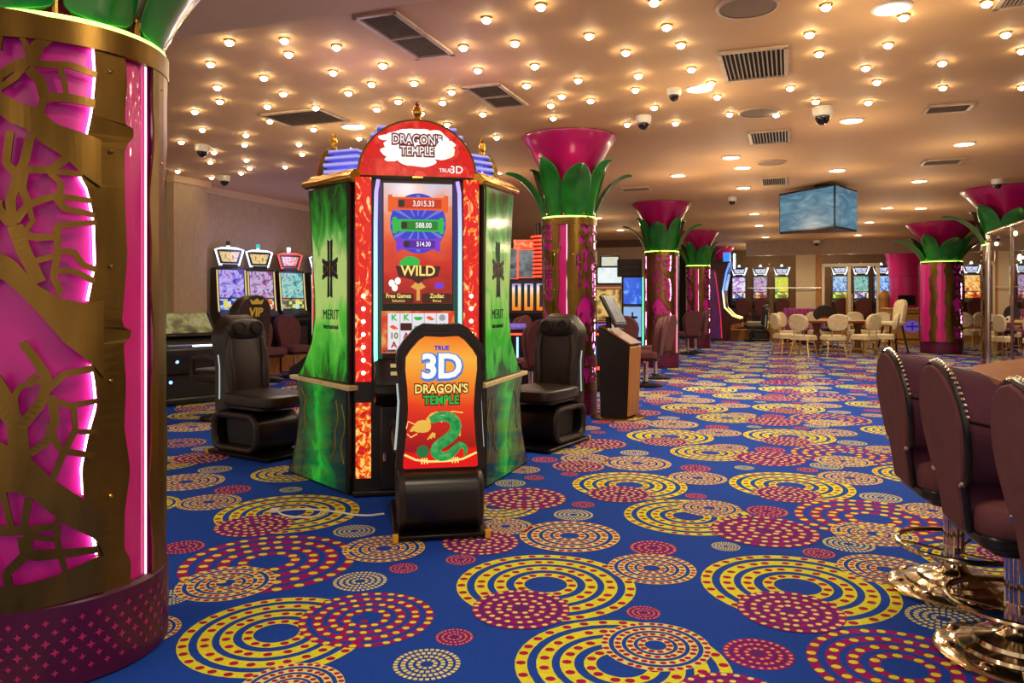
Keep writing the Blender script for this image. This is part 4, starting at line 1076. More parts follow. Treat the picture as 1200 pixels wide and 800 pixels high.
# the counter
ct = thing('bar_counter', 'wooden counter with striped grain top behind the plum bar stools, right edge', 'counter', (0, 0, 0))
outl = [(1.0, .9), (1.0, 5.15), (1.06, 5.42), (1.54, 6.27), (2.2, 7.2), (2.6, 7.55), (2.75, 7.4), (2.75, .9)]
top = [tuple(room(u, v).xy) for v, u in outl]
m = MB(); m.prism(top, .85, .9, axis='Z'); m.build('counter_top', pm('counter_grain', S(128, 78, 38), .6, spec=.15, var=.22, scale=4, stretch=(14, 3, 1)), ct, bevel=.008)
outb = [(1.35, 1.0), (1.35, 5.1), (1.4, 5.3), (1.8, 6.1), (2.35, 6.9), (2.6, 7.1), (2.65, 1.0)]
m = MB(); m.prism([tuple(room(u, v).xy) for v, u in outb], 0, .851, axis='Z'); m.build('counter_body', WOODD, ct)
# ------------------------------------------------------------------ smaller slot machines
def scr(name, cols, scale=9, strength=.95, kind='noise', **k):
    n = len(cols)
    return art(name, [(.28+.46*i/(n-1) if kind != 'cells' else i/n, S(*c)) for i, c in enumerate(cols)], strength, kind, scale, **k)
REEL_W = scr('reels_white', [(30, 60, 160), (230, 230, 240), (240, 240, 250), (200, 40, 60), (240, 220, 120), (60, 140, 210)], 16, kind='cells', detail=.5)
REEL_Y = scr('reels_yellow', [(40, 110, 30), (236, 226, 60), (210, 220, 60), (240, 240, 160), (200, 80, 30), (90, 150, 40)], 16, kind='cells', detail=.5)
REEL_B = scr('reels_blue', [(20, 40, 140), (60, 130, 230), (200, 220, 250), (240, 210, 80), (30, 80, 200), (150, 190, 240)], 16, kind='cells', detail=.5)
REEL_R = scr('reels_red', [(120, 20, 60), (60, 60, 170), (220, 90, 60), (240, 220, 190), (90, 30, 110), (210, 170, 80)], 16, kind='cells', detail=.5)
REEL_T = scr('reels_teal', [(10, 90, 110), (70, 180, 190), (230, 220, 90), (40, 90, 50), (180, 230, 230), (210, 120, 60)], 16, kind='cells', detail=.5)
REEL_O = scr('reels_orange', [(180, 60, 10), (250, 190, 80), (240, 120, 30), (255, 230, 170), (150, 30, 20), (230, 150, 60)], 16, kind='cells', detail=.5)
UP_V = scr('picture_violet', [(40, 20, 110), (90, 60, 200), (200, 190, 250), (150, 70, 190), (60, 40, 150)], 6, detail=4, distort=1)
UP_P = scr('picture_plum', [(60, 16, 60), (130, 50, 130), (210, 190, 230), (90, 40, 140), (150, 60, 60)], 6, detail=4, distort=1)
UP_T = scr('picture_teal', [(8, 70, 90), (40, 150, 170), (170, 220, 200), (30, 110, 140), (190, 150, 70)], 6, detail=4, distort=1)
UP_W = scr('picture_white', [(200, 200, 230), (250, 250, 255), (160, 60, 190), (245, 245, 255), (190, 170, 240)], 5, detail=3)
UP_Y = scr('picture_yellow', [(120, 170, 20), (236, 220, 60), (200, 220, 80), (90, 150, 30), (240, 240, 150)], 6, detail=3)
UP_B = scr('picture_blue', [(10, 40, 130), (40, 120, 220), (190, 225, 250), (30, 80, 190), (120, 180, 240)], 6, detail=3)
UP_O = scr('picture_orange', [(150, 40, 10), (240, 130, 30), (250, 220, 140), (200, 60, 20), (120, 20, 20)], 6, detail=3)
LEDF = em('topper_led', (.8, .9, 1, 1), 2.2); LEDR = em('topper_led_red', (1, .08, .05, 1), 1.6); LEDBL = em('led_blue', (.2, .4, 1, 1), 3)
SIGN = scr('topper_sign', [(60, 50, 40), (230, 190, 120), (250, 220, 160), (90, 70, 60)], 25, detail=2)
SIGNR = scr('topper_sign_red', [(160, 10, 10), (250, 220, 210), (220, 40, 30), (250, 240, 230)], 25, detail=2)
CABD = pm('cabinet_charcoal', S(34, 30, 30), .35)
def make_slot(label, loc, rz, up, lo, top='trapezoid', w=.62, h=1.45, base=.4, group=None, led=None, candle=None, sign=None, edge=None):
    t = thing('slot_machine', label, 'slot machine', loc, rz, group)
    if base:
        m = MB(); m.box((0, .03, base/2), (w+.03, .52, base)); bs = m.build('stand', WOOD, t, bevel=.006)
        m = MB(); m.box((0, .03, base-.012), (w+.05, .56, .03)); m.build('stand_top', WOODD, bs)
    side = [(.27, base), (.27, base+h), (-.02, base+h), (-.1, base+h*.62), (-.12, base+h*.52), (-.3, base+h*.44), (-.3, base+h*.36), (-.2, base+h*.3), (-.2, base)]
    m = MB(); m.prism(side, -w/2, w/2, axis='X'); m.build('cabinet', CABD, t, bevel=.012)
    def face(y0, z0_, y1, z1_, ww, mt, nm, th=.012):
        d = Vector((0, y1-y0, z1_-z0_)); n = Vector((0, -d.z, d.y)).normalized()
        m = MB(); c = [Vector((sx*ww/2, y, z)) for y, z in ((y0, z0_), (y1, z1_)) for sx in (-1, 1)]
        vs = [p+n*th for p in c]+[p-n*.004 for p in c]
        m.add(vs, [(0,1,3,2),(4,6,7,5),(0,4,5,1),(2,3,7,6),(0,2,6,4),(1,5,7,3)]); return m.build(nm, mt, t)
    face(-.095, base+h*.655, -.03, base+h*.97, w*.8, up, 'upper_screen')
    face(-.118, base+h*.54, -.1, base+h*.635, w*.8, lo, 'lower_screen') if False else face(-.125, base+h*.47, -.1, base+h*.64, w*.8, lo, 'lower_screen')
    m = MB(); m.prism([(-.13, base+h*.46), (-.31, base+h*.43), (-.31, base+h*.40), (-.13, base+h*.40)], -w*.47, w*.47, axis='X'); m.build('button_deck', BLACKM, t, bevel=.01)
    m = MB(); m.box((0, -.205, base+h*.15), (w*.8, .02, h*.26)); m.build('door', pm('slot_door', S(44, 34, 40), .3), t, bevel=.006)
    if edge:
        for s_ in (-1, 1):
            m = MB(); m.tube([(s_*w*.46, -.2, base+h*.42), (s_*w*.46, -.145, base+h*.55), (s_*w*.46, -.11, base+h*.65), (s_*w*.46, -.04, base+h*.97)], .012, 6); m.build('edge_light', edge, t)
    z = base+h
    lf = led or LEDF; sg = sign or SIGN
    if top == 'trapezoid':
        m = MB(); m.box((0, .1, z+.03), (w*.5, .2, .06)); m.build('topper_neck', BLACK, t)
        P = [(-.16, z+.05), (.16, z+.05), (.23, z+.30), (.12, z+.325), (-.12, z+.325), (-.23, z+.30)]
        m = MB(); m.prism(P, .06, .16); m.build('topper', BLACK, t, bevel=.01)
        m = MB(); m.tube([(x, .05, zz) for x, zz in P], .018, 6, closed=True); m.build('topper_light', lf, t)
        m = MB(); m.prism([(-.115, z+.1), (.115, z+.1), (.165, z+.265), (-.165, z+.265)], .045, .06); m.build('topper_sign', sg, t)
    else:
        m = MB(); m.box((0, .1, z+.03), (w*.5, .2, .06)); m.build('topper_neck', BLACK, t)
        P = [(-.2, z+.05), (.2, z+.05), (.29, z+.30), (.2, z+.27), (.1, z+.30), (.0, z+.33), (-.1, z+.30), (-.2, z+.27), (-.29, z+.30)]
        P = [(x*.92, zz) for x, zz in P]
        m = MB(); m.prism(P, .06, .16); m.build('topper', BLACK, t)
        m = MB(); m.tube([(x, .05, zz) for x, zz in P], .026, 6, closed=True); m.build('topper_light', lf, t)
        m = MB(); m.prism([(-.14, z+.1), (.14, z+.1), (.19, z+.24), (-.19, z+.24)], .045, .06); m.build('topper_sign', sg, t)
        m = MB(); m.prism([(-.05, z+.33), (-.03, z+.4), (0, z+.36), (.03, z+.4), (.05, z+.33)], .09, .12); m.ball((0, .105, z+.4), .018, 8); m.build('crown_peak', lf, t)
    if candle:
        m = MB(); m.cyl((0, .12, z+.325), .03, .05, 12, 0); m.cyl((0, .12, z+.375), .034, .07, 12, 1); m.build('candle_lamp', [WHT, candle], t)
    return t
CSIGN = scr('crown_sign', [(30, 34, 70), (150, 170, 230), (240, 240, 250), (60, 60, 110)], 20, 1.0, detail=2)
# bank along the left wall
GW = 'slot machines in a row along the left wall'
tones = ((UP_V, REEL_B, 'with violet screens, first from the square pillar', None, None, em('candle_dark', S(60, 30, 30), .3)),
         (UP_P, REEL_R, 'with plum screens and white-lit sign, second from the square pillar', None, None, em('candle_teal', S(40, 190, 190), 1.2)),
         (UP_T, REEL_T, 'with teal screens and red sign, third from the square pillar', LEDR, SIGNR, em('candle_white', S(230, 230, 255), 3)),
         (UP_V, REEL_W, 'fourth of the wall row, half hidden by the green wing panel', None, None, None))
nvec = (DY, -DX)
for px, (a, b, lb, ld, sg, cd) in zip((270, 305, 341, 377), tones):
    p = at_v(px, -8.78)
    make_slot('slot machine '+lb, p, front_rz(.6, -.8), a, b, w=.5, group=GW, led=ld, sign=sg, candle=cd, edge=em('edge_gold', (1, .75, .3, 1), .8))
# ------------------------------------------------------------------ plum slot chairs
def make_plum_chair(label, loc, rz, group=None):
    """sitter looks along +Y"""
    t = thing('plum_chair', label, 'chair', loc, rz, group)
    m = MB(); m.lathe([(.26, 0), (.26, .015), (.22, .03), (.06, .05), (.05, .07)], 28); m.build('base', BLACKM, t)
    m = MB(); m.cyl((0, 0, .05), .035, .36, 14); m.build('column', CHROME, t)
    m = MB(); m.prism(rrect(.42, .42, .06, 3, 0, .02), .39, .43, axis='Z'); m.build('seat_pan', BLACK, t)
    m = MB(); m.cush((0, .04, .48), (.5, .5, .13), .4, 20); m.build('seat', PLUM, t)
    half = [(0, 1.06), (.09, 1.05), (.17, 1.01), (.225, .94), (.245, .86), (.23, .74), (.2, .62), (.17, .52), (.16, .46)]
    out = half+[(-x, z) for x, z in half[::-1] if x > 0]
    def ly(z): return -.2-.16*(z-.45)
    R = [[Vector((x*.95, ly(z)-.03, z)) for x, z in out], [Vector((x, ly(z), z)) for x, z in out], [Vector((x, ly(z)+.08+.45*x*x*4*.25, z*.985)) for x, z in out], [Vector((x*.86, ly(z)+.10+.3*x*x, .5+(z-.5)*.93)) for x, z in out]]
    m = MB(); m.loft(R); m.build('backrest', PLUM, t, bevel=.01)
    m = MB(); m.tube([(x*1.01, ly(z)+.005, z) for x, z in out], .008, 6); m.build('piping', BLACK, t)
    return t
pc = make_plum_chair('plum chair before the left wall slots, in front of the plum-screened machine', at_v(312, -7.95), face_rz(.8, -.6), 'plum slot chairs')
GC = 'plum slot chairs'
def plum(px, d, fx, fy, label, z=0):
    return dup(pc, at(px, d, z), face_rz(fx, fy), label, GC)
dup(pc, at_v(346, -7.95), face_rz(.8, -.6), 'plum chair before the left wall slots, right of its twin, beside the green panel', GC)
# ------------------------------------------------------------------ left front corner: game terminal and VIP chair
p = at(216, 9.9)
t = thing('game_terminal', 'low black game terminal with slanted screen and blue lights behind the left game chair', 'game terminal', p, front_rz(.75, -.66))
m = MB(); m.box((0, .1, .2), (.8, .75, .4)); m.box((0, .15, .05), (.95, 1.0, .1)); m.build('base', BLACK, t, bevel=.03)
m = MB(); m.prism([(-.35, .38), (-.48, .62), (-.48, .72), (.2, .82), (.3, .74), (.3, .38)], -.5, .5, axis='X'); m.build('console', CABD, t, bevel=.03)
m = MB(); m.prism([(.02, .84), (.28, 1.14), (.34, 1.12), (.12, .80)], -.48, .48, axis='X'); sc_ = m.build('screen_housing', BLACK, t, bevel=.015)
m = MB(); m.prism([(.045, .878), (.262, 1.128), (.258, 1.134), (.041, .884)], -.42, .42, axis='X'); m.build('screen', scr('terminal_screen', [(60, 56, 40), (120, 110, 60), (190, 180, 120), (80, 70, 50)], 5, .55), sc_)
m = MB(); m.box((.1, -.42, .735), (.38, .03, .02)); m.build('light_bar', em('bar_blue_white', (.6, .7, 1, 1), 5), t)
for x, z in ((-.3, .55), (.34, .48), (-.36, .3)):
    m = MB(); m.ball((x, -.44 if z > .5 else -.4, z), .022, 10); m.build('blue_lamp', LEDBL, t)
m = MB()
for k in range(6): m.box((-.35+.05*k, -.36, .745), (.032, .05, .012))
m.build('button_row', em('button_row', S(150, 150, 190), .5), t)
p = at(270, 8.5)
t = thing('vip_chair', 'round-topped black VIP chair with gold crown behind the left game chair', 'chair', p, face_rz(-.9, .45))
m = MB(); m.lathe([(.32, 0), (.32, .02), (.27, .035), (.07, .06), (.06, .08)], 28); m.build('base', BLACKM, t)
m = MB(); m.cyl((0, 0, .06), .05, .34, 14); m.build('column', BLACKM, t)
m = MB(); m.cush((0, .1, .47), (.56, .6, .17), .4, 22); m.build('seat', LEATHER, t)
half = [(0, 1.36), (.1, 1.35), (.18, 1.31), (.245, 1.23), (.265, 1.12), (.26, .95), (.26, .8), (.27, .65), (.25, .5), (.2, .43)]
out = half+[(-x, z) for x, z in half[::-1] if x > 0]
ly = lambda z: -.22-.14*(z-.45)
m = MB(); m.loft([[Vector((x*.92, ly(z)-.05, z)) for x, z in out], [Vector((x, ly(z), z)) for x, z in out], [Vector((x, ly(z)+.07, z)) for x, z in out], [Vector((x*.85, ly(z)+.11, .48+(z-.48)*.95)) for x, z in out]])
bk = m.build('backrest', LEATHER, t, bevel=.012)
for s_ in (-1, 1):
    m = MB(); m.tube([(s_*.29, -.2, .5), (s_*.31, -.2, .66), (s_*.31, .05, .69), (s_*.31, .22, .67), (s_*.3, .24, .5)], [.02, .025, .035, .03, .02], 8); m.build('armrest', LEATHER, t)
GT = em('gold_thread_glow', S(214, 160, 40), .5)  # gold lettering given a faint glow of its own
Rr = (pi/2+.14, 0, 0)
text('VIP', .13, GT, bk, (0, ly(1.2)-.056, 1.17), rot=Rr, bold=.004, sx=1.1)
m = MB(); m.prism([(-.075, 1.26), (.075, 1.26), (.1, 1.315), (.05, 1.29), (0, 1.325), (-.05, 1.29), (-.1, 1.315)], -.003, .003, M=Matrix.Translation((0, ly(1.29)-.056, 0))); m.build('crown', GT, bk)
# ------------------------------------------------------------------ behind the island, centre
p = at(620, 13.2)
t = thing('pagoda_slot_machine', 'tall red-lit slot machine with a ribbed red tower on top, left of the brass-striped column', 'slot machine', p, front_rz(-.1, -1))
m = MB(); m.box((-.05, .2, .95), (.72, .5, 1.9)); m.build('cabinet', CABD, t, bevel=.02)
REDN = em('red_neon', (1, .06, .02, 1), 2.2)
for x0, z0_, w_, h_, nm, mt in ((-.3, 1.93, .22, .52, 'side_screen', scr('grey_screen', [(30, 40, 60), (90, 110, 120), (150, 160, 160), (50, 60, 80)], 4, .6)), (.0, 1.93, .36, .48, 'main_screen', scr('grey_screen', [], 4))):
    m = MB(); m.box((x0, -.07, z0_), (w_, .03, h_)); m.build(nm, mt, t)
    m = MB(); m.tube([(x0+a*w_/2, -.09, z0_+b*h_/2) for a, b in ((-1, -1), (1, -1), (1, 1), (-1, 1))], .012, 6, closed=True); m.build('neon_frame', REDN, t)
m = MB(); m.box((-.08, -.06, 2.26), (.36, .03, .16)); m.build('name_sign', art('red_sign', [(0, S(120, 8, 4)), (.5, S(250, 60, 20)), (.6, S(255, 150, 80)), (1, S(180, 16, 8))], 1.1, 'noise', 14), t)
for k in range(3):
    m = MB(); m.box((-.21+.21*k, -.065, 1.36), (.15, .03, .46)); m.build('reel_window', art('reel_window', [(0, S(240, 120, 20)), (.55, S(250, 190, 90)), (.8, S(250, 240, 230)), (1, S(120, 110, 220))], 1.0, 'ramp', axis='Z', lo=1.13, hi=1.6, warp=.3), t)
    m = MB(); m.box((-.21+.21*k, -.085, 1.38), (.05, .01, .38)); m.build('reel_stripe', pm('reel_stripe', S(50, 40, 60), .5), t)
m = MB(); m.box((0, -.12, 1.06), (.68, .2, .08)); m.build('button_deck', BLACKM, t, bevel=.01)
m = MB(); m.cyl((.26, .05, 1.68), .22, .74, 28, 1)
tw = m.build('tower', [BLACK, pm('tower_red', S(120, 16, 10), .4)], t)
for k in range(11):
    m = MB(); z = 1.71+.068*k; m.tube([(.26+.225*cos(2*pi*j/24), .05+.225*sin(2*pi*j/24), z) for j in range(24)], .017, 6, closed=True); m.build('neon_ring', REDN, tw)
m = MB(); m.cyl((.26, .05, 2.42), .15, .2, 20)
for k in range(8): m.box((.26+.15*cos(k*pi/4), .05+.15*sin(k*pi/4), 2.53), (.035, .035, .22))
m.build('tower_crown', pm('tower_dark', S(60, 34, 26), .4), tw)
# red-lit terminal table
REDL = em('red_led', (1, .05, .02, 1), 3)
p = at(650, 11.3)
t = thing('terminal_table', 'long dark game table with violet top and red light strips behind the brass-striped column', 'game table', p, RZ*.0)
m = MB(); m.box((0, 0, .42), (1.75, .75, .84)); m.build('body', BLACK, t, bevel=.03)
m = MB(); m.prism(rrect(1.95, .95, .12, 5), .84, .9, axis='Z'); m.build('rim', pm('table_rim', S(60, 20, 24), .3), t, bevel=.01)
m = MB(); m.prism(rrect(1.75, .76, .08, 5), .895, .912, axis='Z'); m.build('play_surface', art('violet_play', [(0, S(40, 30, 110)), (.5, S(70, 50, 150)), (.7, S(120, 100, 190)), (1, S(50, 40, 120))], .6, 'noise', 5), t)
for z in (.83, .34):
    m = MB(); m.tube([(x*1.0, y, z) for x, y in rrect(1.84, .84, .1, 4)], .022, 6, closed=True); m.build('red_light_strip', REDL, t)
for x in (-.55, .55):
    m = MB(); m.box((x, -.385, .58), (.03, .02, .4)); m.build('blue_light', LEDBL, t)
for x in (-.6, 0, .6):
    m = MB(); m.box((x, -.3, .93), (.34, .2, .03), rx=.25); m.build('player_screen', art('violet_screen', [(0, S(50, 40, 140)), (.6, S(110, 90, 210)), (1, S(240, 110, 70))], .8, 'noise', 9), t)
plum(622, 10.05, -.5, .85, 'plum chair at the red-lit game table, partly hidden by the right game chair')
plum(597, 12.7, -.8, .5, 'small plum chair seen just right of the green wing panel, farther back')
# kiosk
p = at(724, 8.55)
t = thing('touch_kiosk', 'dark lectern-like touch kiosk with tilted screen, right of the brass-striped column', 'kiosk', p, front_rz(.87, -.5))
m = MB(); m.lathe([(.3, 0), (.3, .015), (.285, .022)], 36); m.build('base_plate', BRASSY, t)
m = MB(); m.prism([(-.16, .02), (-.2, .78), (-.19, .83), (.12, 1.0), (.17, 1.02), (.15, .02)], -.15, .15, axis='X'); m.build('body', pm('kiosk_black', S(26, 21, 18), .3), t, bevel=.01)
m = MB(); m.prism([(-.185, .04), (-.215, .79), (-.2, .8), (-.17, .04)], -.16, .16, axis='X'); m.build('front_board', WOOD, t, bevel=.004)
m = MB(); m.prism([(-.21, .815), (.14, 1.012), (.135, 1.027), (-.215, .83)], -.165, .165, axis='X'); m.build('top_board', WOODD, t)
m = MB(); m.tube([(0, .1, .98), (0, .12, 1.12)], .03, 8); m.build('neck', BLACKM, t)
m = MB(); m.prism([(-.03, 1.0), (-.05, 1.03), (.13, 1.36), (.16, 1.345)], -.17, .17, axis='X'); sn = m.build('screen_housing', BLACK, t, bevel=.008)
m = MB(); m.prism([(-.038, 1.06), (-.043, 1.063), (.113, 1.348), (.118, 1.345)], -.14, .14, axis='X'); m.build('screen', scr('kiosk_screen', [(90, 86, 80), (140, 134, 124), (170, 160, 150), (110, 104, 96)], 3, .5), sn)
# plum seats beyond the kiosk
plum(729, 12.3, .1, 1, 'plum chair with its back to the viewer, just right of the kiosk')
plum(757, 11.7, -.9, .3, 'plum chair turned sideways, in front of the lit branch column, nearer one')
plum(768, 12.9, -.85, .5, 'plum chair close behind its sideways twin, before the lit branch column')
plum(806, 18.6, -.3, 1, 'plum chair at the foot of the third palm column, nearer one')
plum(815, 19.2, -.9, .4, 'plum chair at the foot of the third palm column, farther one')
# slot machines before the back wall
p = at(716, 17.0)
t = thing('cinema_slot_machine', 'upright slot machine with two white screens stacked on top, behind the kiosk', 'slot machine', p, front_rz(-.1, -1))
m = MB(); m.box((0, .25, .8), (.92, .5, 1.6)); m.build('cabinet', CABD, t, bevel=.05)
m = MB(); m.prism(rrect(.8, .68, .08, 4, 0, 1.2), -.03, .03); m.build('main_screen', scr('cinema_picture', [(40, 24, 20), (120, 70, 40), (240, 200, 110), (90, 50, 40), (30, 22, 30)], 3, .9, detail=2), t)
m = MB(); m.tube([(x, -.035, z) for x, z in rrect(.88, .76, .1, 4, 0, 1.2)], .022, 6, closed=True); m.build('screen_rim', em('amber_rim', S(230, 130, 90), .7), t)
m = MB(); m.prism(rrect(.62, .42, .04, 3, -.02, 1.86), .1, .2); q_ = m.build('upper_monitor', DARKGREY, t)
m = MB(); m.prism(rrect(.54, .34, .02, 3, -.02, 1.86), .085, .11); m.build('monitor_picture', scr('white_screen', [(170, 200, 205), (225, 240, 240), (240, 250, 250), (150, 190, 200)], 4, 1.0), q_)
m = MB(); m.box((-.02, .15, 2.16), (.44, .06, .28)); q_ = m.build('top_monitor', DARKGREY, t, bevel=.01)
m = MB(); m.box((-.02, .115, 2.16), (.37, .02, .22)); m.build('monitor_picture', scr('pale_screen', [(180, 170, 130), (230, 225, 190), (210, 225, 210), (150, 170, 160)], 6, .9), q_)
m = MB(); m.box((-.4, .1, 1.8), (.12, .08, .38)); m.build('side_light', em('side_light', S(230, 226, 235), 1.2), t)
m = MB(); m.box((0, -.12, .78), (.86, .28, .1)); m.build('button_deck', BLACKM, t, bevel=.02)
p = at(741, 15.9)
t = thing('blue_slot_machine', 'slim slot machine with blue lit front and dark cross, left of the lit branch column', 'slot machine', p, front_rz(-.1, -1))
m = MB(); m.box((0, .2, .9), (.42, .44, 1.8)); m.build('cabinet', CABD, t, bevel=.015)
m = MB(); m.box((0, -.03, 1.5), (.36, .03, .54)); m.build('upper_print', art('blue_print', [(0, S(10, 40, 150)), (.55, S(30, 100, 230)), (.7, S(140, 200, 250)), (1, S(20, 60, 180))], 1.0, 'noise', 3, detail=4, distort=1.5), t)
m = MB(); m.box((0, -.03, .86), (.36, .03, .62)); lp = m.build('lower_print', art('ice_print', [(0, S(40, 100, 210)), (.5, S(150, 190, 240)), (1, S(60, 130, 230))], .9, 'noise', 3), t)
m = MB(); m.box((0, -.05, .95), (.035, .006, .22)); m.box((0, -.05, .95), (.2, .006, .05)); m.build('emblem', NAVY, lp)
m = MB(); m.box((0, -.03, .3), (.36, .03, .34)); m.build('base_print', art('blue_print', [], 1), t)
m = MB(); m.tube([(.215, -.03, z) for z in (.3, 1.0, 1.78)], .012, 6); m.build('green_edge_light', em('green_edge', (.1, 1, .4, 1), 2.5), t)
m = MB(); m.box((-.05, .2, 1.98), (.5, .3, .36)); m.box((-.05, .03, 1.98), (.4, .03, .12)); m.build('ticket_box', DARKGREY, t, bevel=.01)
# curved machine with blue neon near the end of the column row, and its chair
p = at(852, 25.0)
t = thing('curved_slot_machine', 'tall curved slot machine with blue neon edge and violet side, beyond the third palm column', 'slot machine', p, front_rz(.93, -.36))
prof = [(.75, 0), (.75, 2.35), (.35, 2.55), (-.15, 2.55), (-.05, 2.2), (.06, 1.6), (.0, 1.05), (-.25, .78), (-.5, .7), (-.5, .62), (-.1, .5), (-.05, 0)]
m = MB(); m.prism(prof, -.42, .42, axis='X'); m.build('cabinet', pm('deep_red_cabinet', S(70, 14, 24), .3), t, bevel=.02)
SPIC = art('side_picture', [(0, S(20, 14, 60)), (.4, S(60, 30, 110)), (.55, S(120, 20, 40)), (.65, S(60, 40, 140)), (.8, S(150, 60, 50)), (1, S(20, 10, 40))], .45, 'noise', 5, detail=5, distort=1.5)
for s_ in (-1, 1):
    m = MB(); m.prism([(.7, .08), (.7, 2.2), (.3, 2.3), (.2, 1.6), (.12, 1.0), (.1, .08)], s_*.42-.006, s_*.42+.006, axis='X'); m.build('side_picture', SPIC, t)
    m = MB(); m.tube([(s_*.43, y, z) for y, z in ((-.12, 2.5), (-.02, 2.2), (.09, 1.6), (.03, 1.08), (-.22, .82), (-.46, .74))], .028, 8); m.build('neon_edge', art('blue_to_yellow_neon', [(0, S(250, 220, 120)), (.4, S(230, 220, 160)), (.55, S(90, 150, 250)), (1, S(60, 120, 255))], 2.2, 'ramp', axis='Z', lo=.75, hi=2.4), t)
    m = MB(); m.tube([(s_*.43, y, z) for y, z in ((.12, .1), (.16, .8), (.24, 1.5), (.34, 2.2))], .014, 6); m.build('red_edge', em('red_edge', S(220, 40, 40), 1.2), t)
m = MB(); m.prism([(-.06, 2.15), (.045, 1.62), (.03, 1.62), (-.075, 2.15)], -.36, .36, axis='X'); m.build('screen', UP_B, t)
m = MB(); m.prism([(-.2, 2.56), (.2, 2.56), (.26, 2.85), (-.26, 2.85)], -.1, .1); m.build('topper', em('topper_blue', S(60, 130, 250), 1.3), t)
m = MB(); m.box((.12, -.22, 2.58), (.2, .06, .5)); m.build('light_sign', em('light_sign', S(235, 235, 240), 1.6), t)
o = dup(gc, at(889, 24.6), face_rz(-.97, .25), 'black game chair with bright picture on its back, beside the curved slot machine', GG)
# ------------------------------------------------------------------ crown-topped machines behind the glass
GF = 'crown-topped slot machines behind the far glass'
far = ((866, 28.7, UP_W, REEL_W, 'leftmost crown-topped machine behind the glass, white screens'), (891, 28.7, UP_P, REEL_R, 'crown-topped machine with red and white reels, middle of three behind the glass'),
       (916, 28.7, UP_Y, REEL_Y, 'crown-topped machine with yellow-green screens behind the glass'), (984, 28.7, UP_B, REEL_Y, 'crown-topped machine seen through the left leaf of the cream door'),
       (1009, 28.7, UP_T, REEL_W, 'crown-topped machine seen through the right leaf of the cream door'), (1033, 28.7, UP_B, REEL_B, 'blue crown-topped machine between cream door and plain magenta column'),
       (1080, 28.7, UP_Y, REEL_Y, 'crown-topped machine mostly hidden between the plain flared and the stout palm column'), (1139, 28.7, UP_O, REEL_O, 'crown-topped machine with orange screens right of the stout palm column'), (1172, 28.7, UP_Y, REEL_Y, 'yellow-screened crown-topped machine seen through the curved glass partition'))
for px, u, a, b, lb in far:
    q = at_u(px, u, .33)
    make_slot(lb, q, front_rz(-DX, -DY), a, b, 'crown', sign=CSIGN, w=.54, h=1.62, base=.22, group=GF)
for px, lb in ((871, 'plum chair behind the far glass, leftmost'), (893, 'plum chair behind the far glass, second from left'), (917, 'plum chair behind the far glass, before the yellow-green machine'),
               (987, 'plum chair seen through the left door leaf'), (1011, 'plum chair seen through the right door leaf'), (1142, 'plum chair before the orange-screened far machine')):
    q = at_u(px, 27.6, .33); dup(pc, q, face_rz(DX, DY), lb, GC)
# ------------------------------------------------------------------ cream chairs, table, desk
CLEG = pm('gold_leg', S(206, 170, 84), .3, .7)
def make_cream_chair(label, loc, rz, group=None, seat_h=.47):
    t = thing('cream_chair', label, 'chair', loc, rz, group)
    for sx in (-1, 1):
        for sy in (-1, 1):
            m = MB(); m.tube([(sx*.16, .03+sy*.15, seat_h-.06), (sx*.23, .03+sy*.22, 0)], .019, 8); m.build('leg', CLEG, t)
    m = MB()
    for a, b in (((-.2, -.16), (.2, -.16)), ((-.2, .22), (.2, .22)), ((-.2, -.16), (-.2, .22)), ((.2, -.16), (.2, .22))): m.tube([(a[0], a[1], .16), (b[0], b[1], .16)], .011, 6)
    m.build('stretcher', CLEG, t)
    m = MB(); m.prism(rrect(.48, .46, .07, 4, 0, .03), seat_h-.085, seat_h, axis='Z'); m.cush((0, .03, seat_h), (.47, .45, .07), .45, 18); m.build('seat', CREAM, t)
    half = [(0, .99), (.1, .98), (.175, .94), (.22, .87), (.23, .79), (.21, .7), (.17, .63), (.1, .6), (0, .595)]
    out = half+[(-x, z) for x, z in half[::-1] if x > 0]
    ly = lambda z: -.2-.14*(z-.47)
    m = MB(); m.loft([[Vector((x*.93, ly(z)-.03, .79+(z-.79)*.93)) for x, z in out], [Vector((x, ly(z)-.01, z)) for x, z in out], [Vector((x, ly(z)+.03+x*x*.6, z)) for x, z in out], [Vector((x*.9, ly(z)+.055+x*x*.5, .79+(z-.79)*.9)) for x, z in out]])
    m.build('backrest', CREAM, t, bevel=.01)
    for sx in (-1, 1):
        m = MB(); m.tube([(sx*.12, -.18, seat_h-.03), (sx*.12, ly(.63)-.0, .66)], .014, 6); m.build('back_post', CLEG, t)
    return t
GA = 'cream chairs round the far card table'
cc = make_cream_chair('cream chair at the left end of the far card table, seen from the side', at(919, 18.7), face_rz(1, .15), GA)
def cream(px, d, fx, fy, lb, g=GA): return dup(cc, at(px, d), face_rz(fx, fy), lb, g)
cream(941, 17.9, .75, .7, 'cream chair at the left of the card table, turned away to the table corner')
cream(977, 17.85, .0, 1, 'cream chair in the middle of the near side of the card table, back turned')
cream(1014, 18.1, -.45, .9, 'cream chair right of the middle on the near side of the card table')
cream(1038, 18.3, -.85, .5, 'cream chair at the right end of the card table, beside the dark-legged high stool')
cream(925, 20.4, .7, -.7, 'cream chair on the far left side of the card table, behind the side-on chair')
cream(959, 21.0, .1, -1, 'cream chair on the far side of the card table, left of the dealer chair')
cream(1005, 21.0, -.1, -1, 'cream chair on the far side of the card table, right of the dealer chair')
cream(1030, 20.4, -.7, -.7, 'cream chair on the far right side of the card table')
GB = 'cream chairs right of the stout palm column'
cream(1134, 20.4, .8, .6, 'cream chair right of the stout palm column, leftmost of its group', GB)
cream(1144, 21.3, .0, 1, 'cream chair right of the stout palm column, middle of its group', GB)
